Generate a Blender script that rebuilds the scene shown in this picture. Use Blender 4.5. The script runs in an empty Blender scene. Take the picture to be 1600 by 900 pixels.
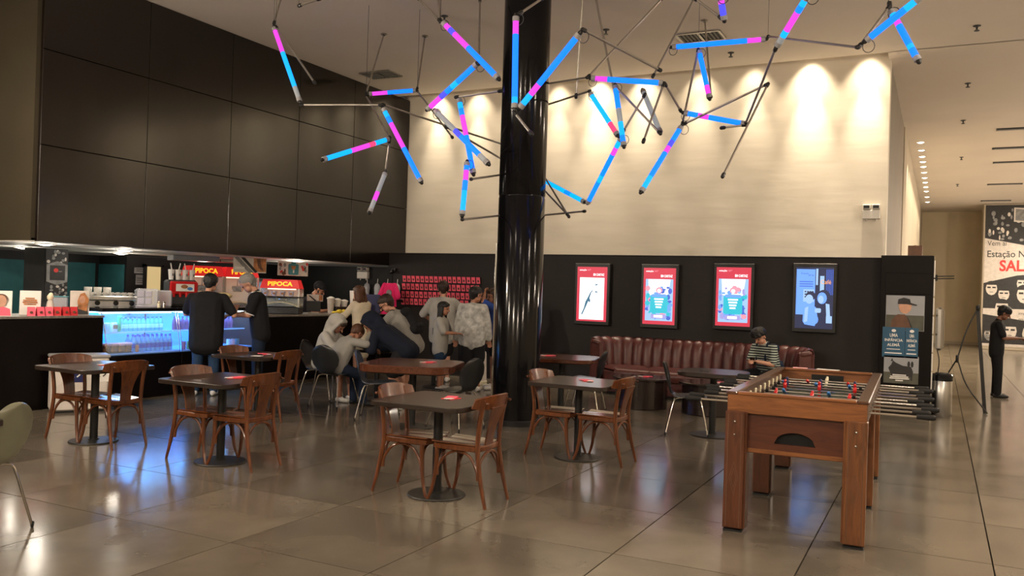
import bpy, bmesh, math, random
from mathutils import Vector, Matrix, Euler
random.seed(7)
PI = math.pi
SC = bpy.context.scene
COL = SC.collection
def V(*a): return Vector(a)

# ---------------------------------------------------------------- camera
cd = bpy.data.cameras.new('camera')
cam = bpy.data.objects.new('camera', cd)
COL.objects.link(cam)
cd.sensor_width = 36.0
cd.lens = 36.0 * 1322.0 / 1600.0
cd.clip_start, cd.clip_end = 0.05, 200
YAW, PITCH, ROLL = 0.4682, 0.00282, 0.03158
fw = V(-math.sin(YAW) * math.cos(PITCH), math.cos(YAW) * math.cos(PITCH), math.sin(PITCH))
rt = V(math.cos(YAW), math.sin(YAW), 0)
up = rt.cross(fw)
R_ = math.cos(ROLL) * rt + math.sin(ROLL) * up
U_ = -math.sin(ROLL) * rt + math.cos(ROLL) * up
cam.matrix_world = Matrix(((R_.x, U_.x, -fw.x, 0), (R_.y, U_.y, -fw.y, 0), (R_.z, U_.z, -fw.z, 1.62), (0, 0, 0, 1)))
SC.camera = cam

# ---------------------------------------------------------------- world, exposure
W = bpy.data.worlds.new('world')
SC.world = W
W.use_nodes = True
W.node_tree.nodes['Background'].inputs[0].default_value = (1.0, 0.86, 0.7, 1)
W.node_tree.nodes['Background'].inputs[1].default_value = 0.035
SC.view_settings.view_transform = 'Standard'
SC.view_settings.look = 'None'
SC.view_settings.exposure = 0.0
SC.view_settings.gamma = 1.0
SC.view_settings.use_curve_mapping = False
SC.cycles.use_denoising = True
SC.cycles.max_bounces = 8
SC.cycles.diffuse_bounces = 4
SC.cycles.glossy_bounces = 4
SC.cycles.transmission_bounces = 6
SC.cycles.transparent_max_bounces = 8
SC.cycles.sample_clamp_indirect = 6.0
SC.cycles.caustics_reflective = False
SC.cycles.caustics_refractive = False

def lamp(kind, name, loc, energy, color=(1, .82, .62), rot=(0, 0, 0), **kw):
    l = bpy.data.lights.new(name, kind)
    l.energy = energy
    l.color = color
    for k, v in kw.items(): setattr(l, k, v)
    o = bpy.data.objects.new(name, l)
    COL.objects.link(o)
    o.location = loc
    o.rotation_euler = rot
    return o
WARM = (1, .84, .66)
CEIL = 5.4
# added fill lamps under the hall ceiling, unseen (each gets a fixture ring further down)
HALL_FILL = [(-7.5, 3.2), (-4.5, 3.2), (-1.5, 3.2), (1.5, 3.2), (-6.0, 0.2), (-3.0, 0.2), (0.0, 0.2), (3.0, 0.2), (2.6, 7.0), (3.4, 11.5), (3.4, 19.5), (3.4, 25.0), (3.4, 31.0)]
HALL_FILL_W = 25
for x, y in HALL_FILL:
    lamp('AREA', 'hall_fill_lamp', (x, y, CEIL - .06), HALL_FILL_W * (7 if y > 6 else 1) * (1.2 if y > 18 else 1), WARM, shape='DISK', size=.35, spread=2.6)
# unseen fill globes added behind the camera and along the right side of the hall
FILL_GLOBES = [(-8.6, 3.7), (-8.0, .2), (-4.0, -.6), (0.0, -.6), (2.6, 3.0), (2.6, 7.5), (2.8, 12.0), (4.2, 19.6), (4.2, 24.5), (4.2, 29.0), (4.2, 33.5)]
GLOBE_Z, GLOBE_W = 3.6, 960
GLOBE_F = [1.6, 1.3, 1.3, 1.0, .7, .6, .6, 1.2, 1.2, 1.2, 1.2]
for (x, y), k in zip(FILL_GLOBES, GLOBE_F):
    lamp('POINT', 'globe_fill_lamp', (x, y, GLOBE_Z), GLOBE_W * k, WARM, shadow_soft_size=.16)
# wall-washing spots hidden in the slot above the pale wall
WASH_X = [-9.0, -8.1, -7.25, -6.4, -5.6, -4.75, -3.75, -2.85, -1.95, -1.08]
WASH_E = [270, 230, 210, 210, 380, 280, 210, 210, 470, 400]
for x, e in zip(WASH_X, WASH_E):
    lamp('SPOT', 'wall_wash_narrow_lamp', (x, 14.08, CEIL + .30), e * 1.4, (1, .84, .63), (math.radians(5), 0, 0), spot_size=math.radians(36), spot_blend=1, shadow_soft_size=.03)
    lamp('SPOT', 'wall_wash_lamp', (x, 14.08, CEIL + .32), e * .5, (1, .83, .6), (math.radians(6), 0, 0), spot_size=math.radians(78), spot_blend=1, shadow_soft_size=.03)
# corridor downlights along the left wall
CORR_Y = [21.97, 23.1, 24.1, 25.0, 25.9, 27.05, 28.2, 29.3, 30.45, 31.6, 33.3, 34.95]
for i, y in enumerate(CORR_Y):
    lamp('SPOT', 'corridor_lamp', (-.50, y, CEIL - .07), 420, (1, .85, .62), (0, math.radians(-4), 0), spot_size=math.radians(74), spot_blend=.9, shadow_soft_size=.04)
# cafe soffit downlights
SOFFIT = [(-10.14, 6.9), (-11.9, 7.75), (-10.46, 8.33), (-11.9, 9.4), (-11.26, 10.52), (-11.15, 12.6), (-10.2, 11.7)]
for x, y in SOFFIT:
    lamp('POINT', 'cafe_lamp', (x, y, 1.90), 9, (1, .9, .76), shadow_soft_size=.09)

# ---------------------------------------------------------------- materials
MATS = {}
def mat(name, col, rough=.5, metal=0., spec=.5, coat=0., bump=0., bscale=40., vary=.12, vscale=6., emit=None, es=0., alpha=None, trans=0., stretch=(1, 1, 1), rvary=0., rnd=0., ior=None):
    """principled material whose colour, gloss and relief are broken up by noise"""
    m = bpy.data.materials.new(name)
    m.use_nodes = True
    nt = m.node_tree; N = nt.nodes; L = nt.links
    b = N['Principled BSDF']
    b.inputs['Roughness'].default_value = rough
    b.inputs['Metallic'].default_value = metal
    b.inputs['Specular IOR Level'].default_value = spec
    b.inputs['Coat Weight'].default_value = coat
    if ior: b.inputs['IOR'].default_value = ior
    if coat: b.inputs['Coat Roughness'].default_value = .12
    c4 = (*col, 1)
    tc = N.new('ShaderNodeTexCoord')
    mp = N.new('ShaderNodeMapping'); mp.inputs['Scale'].default_value = stretch
    L.new(tc.outputs['Object'], mp.inputs['Vector'])
    b.inputs['Base Color'].default_value = c4
    if vary:
        nz = N.new('ShaderNodeTexNoise'); nz.inputs['Scale'].default_value = vscale; nz.inputs['Detail'].default_value = 5
        L.new(mp.outputs['Vector'], nz.inputs['Vector'])
        rp = N.new('ShaderNodeValToRGB')
        rp.color_ramp.elements[0].position = .3; rp.color_ramp.elements[1].position = .7
        rp.color_ramp.elements[0].color = tuple(min(1, c * (1 - vary)) for c in col) + (1,)
        rp.color_ramp.elements[1].color = tuple(min(1, c * (1 + vary)) for c in col) + (1,)
        L.new(nz.outputs['Fac'], rp.inputs['Fac'])
        out = rp.outputs['Color']
        if rnd:
            oi = N.new('ShaderNodeObjectInfo')
            mr = N.new('ShaderNodeMapRange'); mr.inputs['To Min'].default_value = 1 - rnd; mr.inputs['To Max'].default_value = 1 + rnd
            L.new(oi.outputs['Random'], mr.inputs['Value'])
            mx = N.new('ShaderNodeVectorMath'); mx.operation = 'SCALE'
            L.new(out, mx.inputs[0]); L.new(mr.outputs['Result'], mx.inputs['Scale'])
            out = mx.outputs['Vector']
        L.new(out, b.inputs['Base Color'])
        if rvary:
            mr2 = N.new('ShaderNodeMapRange'); mr2.inputs['To Min'].default_value = max(.02, rough - rvary); mr2.inputs['To Max'].default_value = rough + rvary
            L.new(nz.outputs['Fac'], mr2.inputs['Value']); L.new(mr2.outputs['Result'], b.inputs['Roughness'])
    if bump:
        n2 = N.new('ShaderNodeTexNoise'); n2.inputs['Scale'].default_value = bscale; n2.inputs['Detail'].default_value = 3
        L.new(mp.outputs['Vector'], n2.inputs['Vector'])
        bp = N.new('ShaderNodeBump'); bp.inputs['Strength'].default_value = bump; bp.inputs['Distance'].default_value = .02
        L.new(n2.outputs['Fac'], bp.inputs['Height']); L.new(bp.outputs['Normal'], b.inputs['Normal'])
    if emit:
        b.inputs['Emission Color'].default_value = (*emit, 1); b.inputs['Emission Strength'].default_value = es
    if trans:
        b.inputs['Transmission Weight'].default_value = trans
    if alpha is not None:
        b.inputs['Alpha'].default_value = alpha
    MATS[name] = m
    return m
def wood(name, c0, c1, rough=.35, scale=(1, 1, 14), coat=.3, rnd=.12):
    m = mat(name, c1, rough, coat=coat, vary=.1)
    nt = m.node_tree; N = nt.nodes; L = nt.links; b = N['Principled BSDF']
    tc = N.new('ShaderNodeTexCoord'); mp = N.new('ShaderNodeMapping'); mp.inputs['Scale'].default_value = scale
    L.new(tc.outputs['Object'], mp.inputs['Vector'])
    nz = N.new('ShaderNodeTexNoise'); nz.inputs['Scale'].default_value = 3.; nz.inputs['Detail'].default_value = 8; nz.inputs['Distortion'].default_value = 1.2
    L.new(mp.outputs['Vector'], nz.inputs['Vector'])
    rp = N.new('ShaderNodeValToRGB'); rp.color_ramp.elements[0].position = .32; rp.color_ramp.elements[1].position = .68
    rp.color_ramp.elements[0].color = (*c0, 1); rp.color_ramp.elements[1].color = (*c1, 1)
    L.new(nz.outputs['Fac'], rp.inputs['Fac'])
    oi = N.new('ShaderNodeObjectInfo'); mr = N.new('ShaderNodeMapRange'); mr.inputs['To Min'].default_value = 1 - rnd; mr.inputs['To Max'].default_value = 1 + rnd
    L.new(oi.outputs['Random'], mr.inputs['Value'])
    mx = N.new('ShaderNodeVectorMath'); mx.operation = 'SCALE'
    L.new(rp.outputs['Color'], mx.inputs[0]); L.new(mr.outputs['Result'], mx.inputs['Scale'])
    L.new(mx.outputs['Vector'], b.inputs['Base Color'])
    return m
def stripes(name, ca, cb, period, rough=.8, axis=2, duty=.5):
    m = mat(name, ca, rough, vary=0)
    nt = m.node_tree; N = nt.nodes; L = nt.links; b = N['Principled BSDF']
    tc = N.new('ShaderNodeTexCoord'); sp = N.new('ShaderNodeSeparateXYZ'); L.new(tc.outputs['Object'], sp.inputs[0])
    d = N.new('ShaderNodeMath'); d.operation = 'DIVIDE'; d.inputs[1].default_value = period; L.new(sp.outputs[axis], d.inputs[0])
    f = N.new('ShaderNodeMath'); f.operation = 'FRACT'; L.new(d.outputs[0], f.inputs[0])
    g = N.new('ShaderNodeMath'); g.operation = 'GREATER_THAN'; g.inputs[1].default_value = duty; L.new(f.outputs[0], g.inputs[0])
    mx = N.new('ShaderNodeMix'); mx.data_type = 'RGBA'
    mx.inputs[6].default_value = (*ca, 1); mx.inputs[7].default_value = (*cb, 1)
    L.new(g.outputs[0], mx.inputs[0]); L.new(mx.outputs[2], b.inputs['Base Color'])
    return m
def glow(name, col, es, base=(.02, .02, .02)):
    return mat(name, base, .4, vary=.05, emit=col, es=es)

mat('floor_concrete', (.130, .109, .083), .16, spec=.55, vary=.24, vscale=1.6, bump=.035, bscale=5., stretch=(1, 1, 1), rvary=.07, rnd=.16)
mat('grout', (.062, .052, .042), .8, spec=.2)
mat('plaster', (.70, .64, .54), .7, spec=.3, vary=.05, vscale=2, bump=.14, bscale=2.2, stretch=(.45, 1, 3.0))
mat('ceiling_paint', (.74, .675, .60), .85, spec=.2, vary=.04, vscale=.7, bump=.02, bscale=3)
mat('wall_paint', (.46, .40, .31), .75, spec=.3, vary=.05, vscale=1.2, bump=.03, bscale=20)
mat('shaded_wall_paint', (.25, .215, .175), .7, spec=.3, vary=.05, vscale=1.5)  # wall paint darkened to carry the shade of the near corridor wall
mat('end_paint', (.58, .49, .34), .7, spec=.3, vary=.06, vscale=1.5)
mat('olive_wall', (.036, .029, .017), .6, spec=.3, vary=.08, vscale=2)
mat('brown_gloss', (.006, .0036, .0026), .17, spec=.68, vary=.25, vscale=1.4, rvary=.05, bump=.015, bscale=3, stretch=(1, 3, .3), rnd=.1)
mat('brown_wall', (.010, .0066, .0055), .55, spec=.35, vary=.15, vscale=2)
mat('black_wall', (.006, .006, .006), .6, spec=.3)
mat('black_counter', (.004, .0024, .002), .4, spec=.14, vary=.2)
mat('counter_stone', (.20, .18, .16), .3, spec=.5, vary=.3, vscale=25)
mat('teal_paint', (.016, .085, .095), .7, spec=.3)
mat('white_paint', (.75, .72, .66), .6, spec=.3, vary=.03)
wood('chair_wood', (.064, .018, .0055), (.150, .046, .0125), .34, (9, 9, 1.2), .12)
wood('seat_wood', (.07, .020, .007), (.155, .048, .015), .2, (9, 1.2, 9), .5)
wood('table_wood', (.014, .009, .0065), (.028, .017, .0125), .34, (1.2, 14, 8), .25)
wood('red_wood', (.06, .016, .007), (.115, .033, .013), .25, (10, 1.2, 8), .4)
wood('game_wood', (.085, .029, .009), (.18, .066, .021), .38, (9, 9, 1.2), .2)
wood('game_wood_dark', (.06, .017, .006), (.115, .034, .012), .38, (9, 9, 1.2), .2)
wood('game_wood_flat', (.13, .043, .012), (.26, .094, .028), .38, (1.2, 9, 9), .2)
wood('game_red', (.062, .015, .007), (.105, .027, .012), .35, (1.2, 9, 9), .25)
wood('game_rail', (.05, .02, .01), (.115, .048, .021), .3, (9, 1.2, 9), .4)
mat('black_metal', (.012, .012, .012), .4, .2, vary=.2)
mat('base_metal', (.035, .033, .03), .45, .6, vary=.2)
mat('gloss_black', (.006, .006, .007), .12, spec=.4, vary=.1)
mat('column_black', (.004, .004, .005), .13, spec=.28, vary=.1)
mat('chrome', (.62, .60, .57), .16, 1, vary=.06)
mat('steel', (.45, .44, .42), .28, 1, vary=.12, stretch=(1, 1, .05), vscale=20)
mat('alu_rod', (.36, .33, .29), .38, .8, vary=.1)
mat('black_shell', (.012, .013, .014), .35, spec=.5, vary=.15)
mat('slate_shell', (.035, .045, .07), .4, spec=.5, vary=.1)
mat('green_shell', (.16, .16, .105), .3, spec=.5, coat=.3, vary=.08)
mat('leather', (.085, .024, .020), .36, spec=.5, vary=.25, vscale=9, bump=.12, bscale=90)
mat('drum_wood', (.017, .010, .009), .22, spec=.5, coat=.4, vary=.3, stretch=(8, 8, .6))
mat('paper_white', (.78, .76, .72), .7, spec=.2, vary=.03)
mat('paper_red', (.62, .035, .045), .6, spec=.3, vary=.08)
mat('paper_pink', (.92, .13, .20), .6, spec=.3, vary=.06)
mat('card_rose', (.75, .10, .16), .6, spec=.3, vary=.3, vscale=9)
mat('pale_pink', (.85, .45, .45), .7, spec=.2, vary=.04)
mat('shirt_pink', (.78, .028, .16), .8, spec=.2, bump=.2, bscale=30)
mat('red_plastic', (.55, .012, .014), .3, spec=.5, coat=.3, vary=.05)
mat('blue_plastic', (.04, .19, .52), .35, spec=.5, vary=.05)
mat('navy_plastic', (.012, .018, .09), .4, spec=.5, vary=.05)
mat('cream_plastic', (.78, .72, .52), .4, spec=.4, vary=.04)
mat('yellow_wrap', (.75, .60, .04), .35, spec=.5, vary=.12, bump=.3, bscale=25)
mat('popcorn', (.80, .68, .36), .8, spec=.2, vary=.25, vscale=45, bump=.8, bscale=45)
mat('grey_plastic', (.32, .32, .33), .45, spec=.4, vary=.06)
mat('lilac_plastic', (.50, .49, .60), .4, spec=.4, vary=.06)
mat('dark_grey', (.045, .047, .05), .5, spec=.4, vary=.1)
mat('orange_photo', (.42, .17, .06), .6, vary=.5, vscale=12)
mat('skin_print', (.55, .30, .20), .6, vary=.2, vscale=8)
mat('brown_print', (.12, .055, .03), .6, vary=.2, vscale=9)
mat('grey_print', (.22, .22, .22), .6, vary=.3, vscale=9)
mat('dark_print', (.018, .017, .018), .6, vary=.3, vscale=9)
mat('pale_print', (.62, .57, .52), .6, vary=.1, vscale=9)
mat('blue_print', (.018, .085, .16), .5, vary=.1)
mat('sky_print', (.30, .31, .33), .6, vary=.1, vscale=3)
mat('field_print', (.075, .075, .055), .6, vary=.25, vscale=5)
mat('red_ink', (.62, .035, .03), .6, vary=.04)
mat('dark_ink', (.045, .04, .035), .6, vary=.04)
mat('teal_print', (.05, .22, .26), .6, vary=.2)
mat('rubber', (.012, .012, .012), .7, spec=.3)
mat('glass', (.75, .86, .9), .03, spec=.6, vary=0, alpha=.16)
mat('clear_plastic', (.70, .72, .78), .15, spec=.6, vary=.03, alpha=.5)
mat('bottle_blue', (.10, .42, .75), .15, spec=.6, vary=.1)
mat('bottle_cap', (.02, .08, .45), .3, vary=.05)
mat('bottle_label', (.6, .78, .9), .4, vary=.05)
mat('green_wrap', (.06, .42, .14), .3, vary=.1)
mat('case_panel', (.20, .48, .92), .4, spec=.4, vary=.04)
mat('foil', (.5, .5, .52), .2, 1, vary=.2)
mat('food_brown', (.30, .14, .055), .7, vary=.4, vscale=20)
mat('purple_can', (.25, .05, .16), .3, vary=.1)
mat('field_green', (.02, .035, .025), .5, vary=.2)
glow('lamp_glow', (1, .90, .72), 14, (.8, .8, .8))
glow('fill_glow', (1, .90, .75), 4, (.8, .8, .8))
glow('case_strip', (.55, .95, 1), 4, (.8, .8, .8))
glow('door_light', (1, .72, .32), .62)
glow('led_blue', (.0, .105, .80), 3.0)
glow('led_cyan', (.0, .23, .70), 2.5)
glow('led_pink', (.70, .05, .62), 1.4)
glow('led_red', (1, .05, .16), 1.5)
glow('led_violet', (.06, .06, .85), 1.7)
glow('led_off', (.45, .55, .6), .25, (.3, .3, .3))
glow('screen_red', (.72, .035, .075), 1.05)
glow('screen_white', (1, 1, 1), 1.5)
glow('screen_teal', (.02, .55, .68), 1.1)
glow('screen_blue', (.06, .16, .72), 1.0)
glow('screen_navy', (.015, .03, .12), .6)
glow('screen_sky', (.15, .36, 1), 1.25)
glow('screen_pale', (.42, .66, 1), 1.0)
glow('screen_lilac', (.45, .40, .85), 1.0)
glow('screen_pink', (1, .35, .45), 1.1)
glow('screen_orange', (1, .42, .10), 1.3)
glow('screen_steel', (.05, .22, .36), .8)
glow('sign_red', (.80, .02, .02), .55, (.4, .02, .02))
glow('sign_yellow', (1, .50, .02), 1.3, (.5, .3, .02))
glow('pop_light', (1, .80, .45), 3.0, (.7, .6, .4))

for n_ in MATS:
    if n_.startswith('led_'):
        q_ = MATS[n_].node_tree.nodes['Principled BSDF']; q_.inputs['Specular IOR Level'].default_value = .12; q_.inputs['Roughness'].default_value = .6
# ---------------------------------------------------------------- mesh helpers
class MB:
    def __init__(s): s.v = []; s.f = []; s.mi = []; s.m = 0; s.T = None
    def add(s, vs, fs):
        k = len(s.v)
        if s.T is not None: vs = [s.T @ Vector(v) for v in vs]
        s.v.extend(tuple(v) for v in vs)
        for f in fs: s.f.append(tuple(i + k for i in f)); s.mi.append(s.m)
        return s
    def box(s, c, d, bev=0., rot=None):
        hx, hy, hz = d[0] / 2, d[1] / 2, d[2] / 2
        b = min(bev, hx * .95, hy * .95, hz * .95)
        M = Euler(rot).to_matrix() if rot else None
        vs = []; fs = []
        if b <= 0:
            for x in (-hx, hx):
                for y in (-hy, hy):
                    for z in (-hz, hz): vs.append(V(x, y, z))
            fs = [(0, 1, 3, 2), (4, 6, 7, 5), (0, 4, 5, 1), (2, 3, 7, 6), (0, 2, 6, 4), (1, 5, 7, 3)]
        else:
            idx = {}
            for x in (-1, 1):
                for y in (-1, 1):
                    for z in (-1, 1):
                        for a in range(3):
                            p = [x * (hx - b), y * (hy - b), z * (hz - b)]
                            p[a] = (x * hx, y * hy, z * hz)[a]
                            idx[(x, y, z, a)] = len(vs); vs.append(V(*p))
            for a in range(3):
                o = [i for i in range(3) if i != a]
                for sg in (-1, 1):
                    q = []
                    for (p, r) in ((-1, -1), (1, -1), (1, 1), (-1, 1)):
                        k = [0, 0, 0]; k[a] = sg; k[o[0]] = p; k[o[1]] = r
                        q.append(idx[(*k, a)])
                    fs.append(tuple(q))
            for a in range(3):
                o = [i for i in range(3) if i != a]
                for p in (-1, 1):
                    for r in (-1, 1):
                        k0 = [0, 0, 0]; k0[a] = -1; k0[o[0]] = p; k0[o[1]] = r
                        k1 = list(k0); k1[a] = 1
                        fs.append((idx[(*k0, o[0])], idx[(*k1, o[0])], idx[(*k1, o[1])], idx[(*k0, o[1])]))
            for x in (-1, 1):
                for y in (-1, 1):
                    for z in (-1, 1): fs.append(tuple(idx[(x, y, z, a)] for a in range(3)))
        c = V(*c)
        if M: vs = [M @ v for v in vs]
        return s.add([v + c for v in vs], fs)
    def tube(s, pts, r, n=8, cap=True, flat=None, upv=None):
        pts = [V(*p) for p in pts]
        rs = r if isinstance(r, (list, tuple)) else [r] * len(pts)
        vs = []; fs = []
        nrm = None
        for i, p in enumerate(pts):
            t = (pts[min(i + 1, len(pts) - 1)] - pts[max(i - 1, 0)]).normalized()
            if nrm is None:
                a = V(*upv) if upv else (V(0, 0, 1) if abs(t.z) < .9 else V(0, 1, 0))
                nrm = (a - t * a.dot(t)).normalized()
            else:
                nrm = (nrm - t * nrm.dot(t)).normalized()
            bn = t.cross(nrm)
            fx, fy = flat if flat else (1, 1)
            for k in range(n):
                a = 2 * PI * k / n + PI / n
                vs.append(p + nrm * (math.cos(a) * rs[i] * fx) + bn * (math.sin(a) * rs[i] * fy))
        for i in range(len(pts) - 1):
            for k in range(n):
                k2 = (k + 1) % n
                fs.append((i * n + k, i * n + k2, (i + 1) * n + k2, (i + 1) * n + k))
        if cap:
            fs.append(tuple(range(n - 1, -1, -1))); o = (len(pts) - 1) * n; fs.append(tuple(o + k for k in range(n)))
        return s.add(vs, fs)
    def lathe(s, prof, n=24, c=(0, 0, 0), sx=1, sy=1):
        vs = []; fs = []
        for r, z in prof:
            for k in range(n):
                a = 2 * PI * k / n
                vs.append((c[0] + r * sx * math.cos(a), c[1] + r * sy * math.sin(a), c[2] + z))
        for i in range(len(prof) - 1):
            for k in range(n):
                k2 = (k + 1) % n
                fs.append((i * n + k, i * n + k2, (i + 1) * n + k2, (i + 1) * n + k))
        if prof[0][0] > 1e-6: fs.append(tuple(range(n - 1, -1, -1)))
        if prof[-1][0] > 1e-6: o = (len(prof) - 1) * n; fs.append(tuple(o + k for k in range(n)))
        return s.add(vs, fs)
    def prism(s, out, z0, z1, bev=0.):
        n = len(out)
        vs = []; fs = []
        if bev:
            cx = sum(p[0] for p in out) / n; cy = sum(p[1] for p in out) / n
            def ins(p):
                d = V(p[0] - cx, p[1] - cy); l = d.length
                q = d * ((l - bev) / l); return (cx + q.x, cy + q.y)
            o2 = [ins(p) for p in out]
            rings = [(o2, z0), (out, z0 + bev), (out, z1 - bev), (o2, z1)]
        else: rings = [(out, z0), (out, z1)]
        for o, z in rings: vs += [(p[0], p[1], z) for p in o]
        for i in range(len(rings) - 1):
            for k in range(n):
                k2 = (k + 1) % n
                fs.append((i * n + k, i * n + k2, (i + 1) * n + k2, (i + 1) * n + k))
        fs.append(tuple(range(n - 1, -1, -1))); o = (len(rings) - 1) * n; fs.append(tuple(o + k for k in range(n)))
        return s.add(vs, fs)
    def plate(s, out, y, th=.002):
        """upright outline (x, z) with a little thickness, front at y, facing -y"""
        n = len(out)
        vs = [(p[0], y, p[1]) for p in out] + [(p[0], y + th, p[1]) for p in out]
        fs = [tuple(range(n)), tuple(range(2 * n - 1, n - 1, -1))]
        for k in range(n):
            k2 = (k + 1) % n; fs.append((k, k + n, k2 + n, k2))
        return s.add(vs, fs)
    def rect(s, x0, z0, x1, z1, y, th=.002): return s.plate([(x0, z0), (x1, z0), (x1, z1), (x0, z1)], y, th)
    def oval(s, cx, cz, rx, rz, y, th=.002, n=14, a0=0., a1=2 * PI):
        if a1 - a0 > 6.28: pts = [(cx + rx * math.cos(2 * PI * k / n), cz + rz * math.sin(2 * PI * k / n)) for k in range(n)]
        else: pts = [(cx + rx * math.cos(a0 + (a1 - a0) * k / n), cz + rz * math.sin(a0 + (a1 - a0) * k / n)) for k in range(n + 1)]
        return s.plate(pts, y, th)
    def sheet(s, fn, nu, nv, th):
        P = [[fn(i / nu, j / nv) for j in range(nv + 1)] for i in range(nu + 1)]
        def nr(i, j):
            a = P[min(i + 1, nu)][j] - P[max(i - 1, 0)][j]; b = P[i][min(j + 1, nv)] - P[i][max(j - 1, 0)]
            c = a.cross(b); return c.normalized() if c.length > 1e-9 else V(0, 0, 1)
        vs = []; fs = []
        for sg in (.5, -.5):
            for i in range(nu + 1):
                for j in range(nv + 1): vs.append(P[i][j] + nr(i, j) * (th * sg))
        w = nv + 1; o = (nu + 1) * w
        for i in range(nu):
            for j in range(nv):
                a = i * w + j; fs.append((a, a + w, a + w + 1, a + 1)); fs.append((o + a, o + a + 1, o + a + w + 1, o + a + w))
        for i in range(nu):
            for j in (0, nv):
                a = i * w + j; fs.append((a, o + a, o + a + w, a + w))
        for j in range(nv):
            for i in (0, nu):
                a = i * w + j; fs.append((a, a + 1, o + a + 1, o + a))
        return s.add(vs, fs)
    def ball(s, c, r, n=12, m=8):
        rx, ry, rz = r if isinstance(r, (list, tuple)) else (r, r, r)
        vs = [(c[0], c[1], c[2] - rz)]; fs = []
        for i in range(1, m):
            t = -PI / 2 + PI * i / m
            for k in range(n):
                a = 2 * PI * k / n
                vs.append((c[0] + rx * math.cos(t) * math.cos(a), c[1] + ry * math.cos(t) * math.sin(a), c[2] + rz * math.sin(t)))
        vs.append((c[0], c[1], c[2] + rz)); e = len(vs) - 1
        for k in range(n):
            k2 = (k + 1) % n
            fs.append((0, 1 + k2, 1 + k)); fs.append((e, 1 + (m - 2) * n + k, 1 + (m - 2) * n + k2))
        for i in range(m - 2):
            for k in range(n):
                k2 = (k + 1) % n; a = 1 + i * n
                fs.append((a + k, a + k2, a + n + k2, a + n + k))
        return s.add(vs, fs)
    def caps(s, p0, p1, r0, r1=None, n=10):
        """tapered capsule"""
        if r1 is None: r1 = r0
        p0 = V(*p0); p1 = V(*p1); t = p1 - p0
        if t.length < 1e-5: t = V(0, 0, 1e-3); p1 = p0 + t
        t.normalize()
        a = V(0, 0, 1) if abs(t.z) < .9 else V(1, 0, 0)
        u = (a - t * a.dot(t)).normalized(); w = t.cross(u)
        rings = []
        for k in range(0, 3): th = PI / 2 * (1 - k / 3); rings.append((p0 - t * (r0 * math.sin(th)), r0 * math.cos(th)))
        rings.append((p0, r0)); rings.append((p1, r1))
        for k in range(1, 4): th = PI / 2 * k / 3; rings.append((p1 + t * (r1 * math.sin(th)), r1 * math.cos(th)))
        vs = [rings[0][0]]; fs = []
        for c, r in rings[1:-1]:
            for k in range(n):
                b = 2 * PI * k / n; vs.append(c + u * (r * math.cos(b)) + w * (r * math.sin(b)))
        vs.append(rings[-1][0]); e = len(vs) - 1; m = len(rings) - 2
        for k in range(n):
            k2 = (k + 1) % n
            fs.append((0, 1 + k2, 1 + k)); fs.append((e, 1 + (m - 1) * n + k, 1 + (m - 1) * n + k2))
            for i in range(m - 1):
                q = 1 + i * n; fs.append((q + k, q + k2, q + n + k2, q + n + k))
        return s.add(vs, fs)

def rrect(w, h, r, n=5, cx=0, cy=0):
    out = []
    for (sx, sy, a0) in ((1, 1, 0), (-1, 1, 90), (-1, -1, 180), (1, -1, 270)):
        for k in range(n + 1):
            a = math.radians(a0 + 90 * k / n)
            out.append((cx + sx * (w / 2 - r) + r * math.cos(a), cy + sy * (h / 2 - r) + r * math.sin(a)))
    return out
def arc(pts, n=4):
    """Catmull-Rom through points"""
    P = [V(*p) for p in pts]; P = [P[0] * 2 - P[1]] + P + [P[-1] * 2 - P[-2]]
    out = []
    for i in range(1, len(P) - 2):
        for k in range(n):
            t = k / n; a, b, c, d = P[i - 1:i + 3]
            out.append(.5 * (2 * b + (c - a) * t + (2 * a - 5 * b + 4 * c - d) * t * t + (3 * b - a - 3 * c + d) * t ** 3))
    out.append(P[-2]); return out

def mesh_of(name, mb, mats, smooth=35):
    me = bpy.data.meshes.new(name)
    me.from_pydata(mb.v, [], mb.f)
    bm = bmesh.new(); bm.from_mesh(me)
    bmesh.ops.recalc_face_normals(bm, faces=bm.faces)
    bm.to_mesh(me); bm.free()
    for m in (mats if isinstance(mats, (list, tuple)) else [mats]): me.materials.append(MATS[m])
    if any(mb.mi): me.polygons.foreach_set('material_index', mb.mi)
    if smooth:
        me.polygons.foreach_set('use_smooth', [True] * len(me.polygons))
        me.set_sharp_from_angle(angle=math.radians(smooth))
    me.update()
    return me
def link(name, me, parent=None, loc=(0, 0, 0), rot=(0, 0, 0)):
    o = bpy.data.objects.new(name, me); COL.objects.link(o)
    o.location = loc; o.rotation_euler = rot
    if parent: o.parent = parent
    return o
def obj(name, mb, mats, parent=None, loc=(0, 0, 0), rot=(0, 0, 0), smooth=35, label=None):
    o = link(name, mesh_of(name, mb, mats, smooth), parent, loc, rot)
    if label: o['label'] = label
    return o
def tag(o, label, cat, group=None, kind=None):
    o['label'] = label; o['category'] = cat
    if group: o['group'] = group
    if kind: o['kind'] = kind
    return o
def thing(name, label, cat, loc=(0, 0, 0), rz=0., group=None):
    o = bpy.data.objects.new(name, None); COL.objects.link(o); o.empty_display_size = .1
    o.location = loc; o.rotation_euler = (0, 0, math.radians(rz))
    return tag(o, label, cat, group)
def struct(name, mb, mats, parent=None, smooth=0, loc=(0, 0, 0)):
    o = obj(name, mb, mats, parent, loc, smooth=smooth)
    if not parent: o['kind'] = 'structure'
    return o
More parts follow.
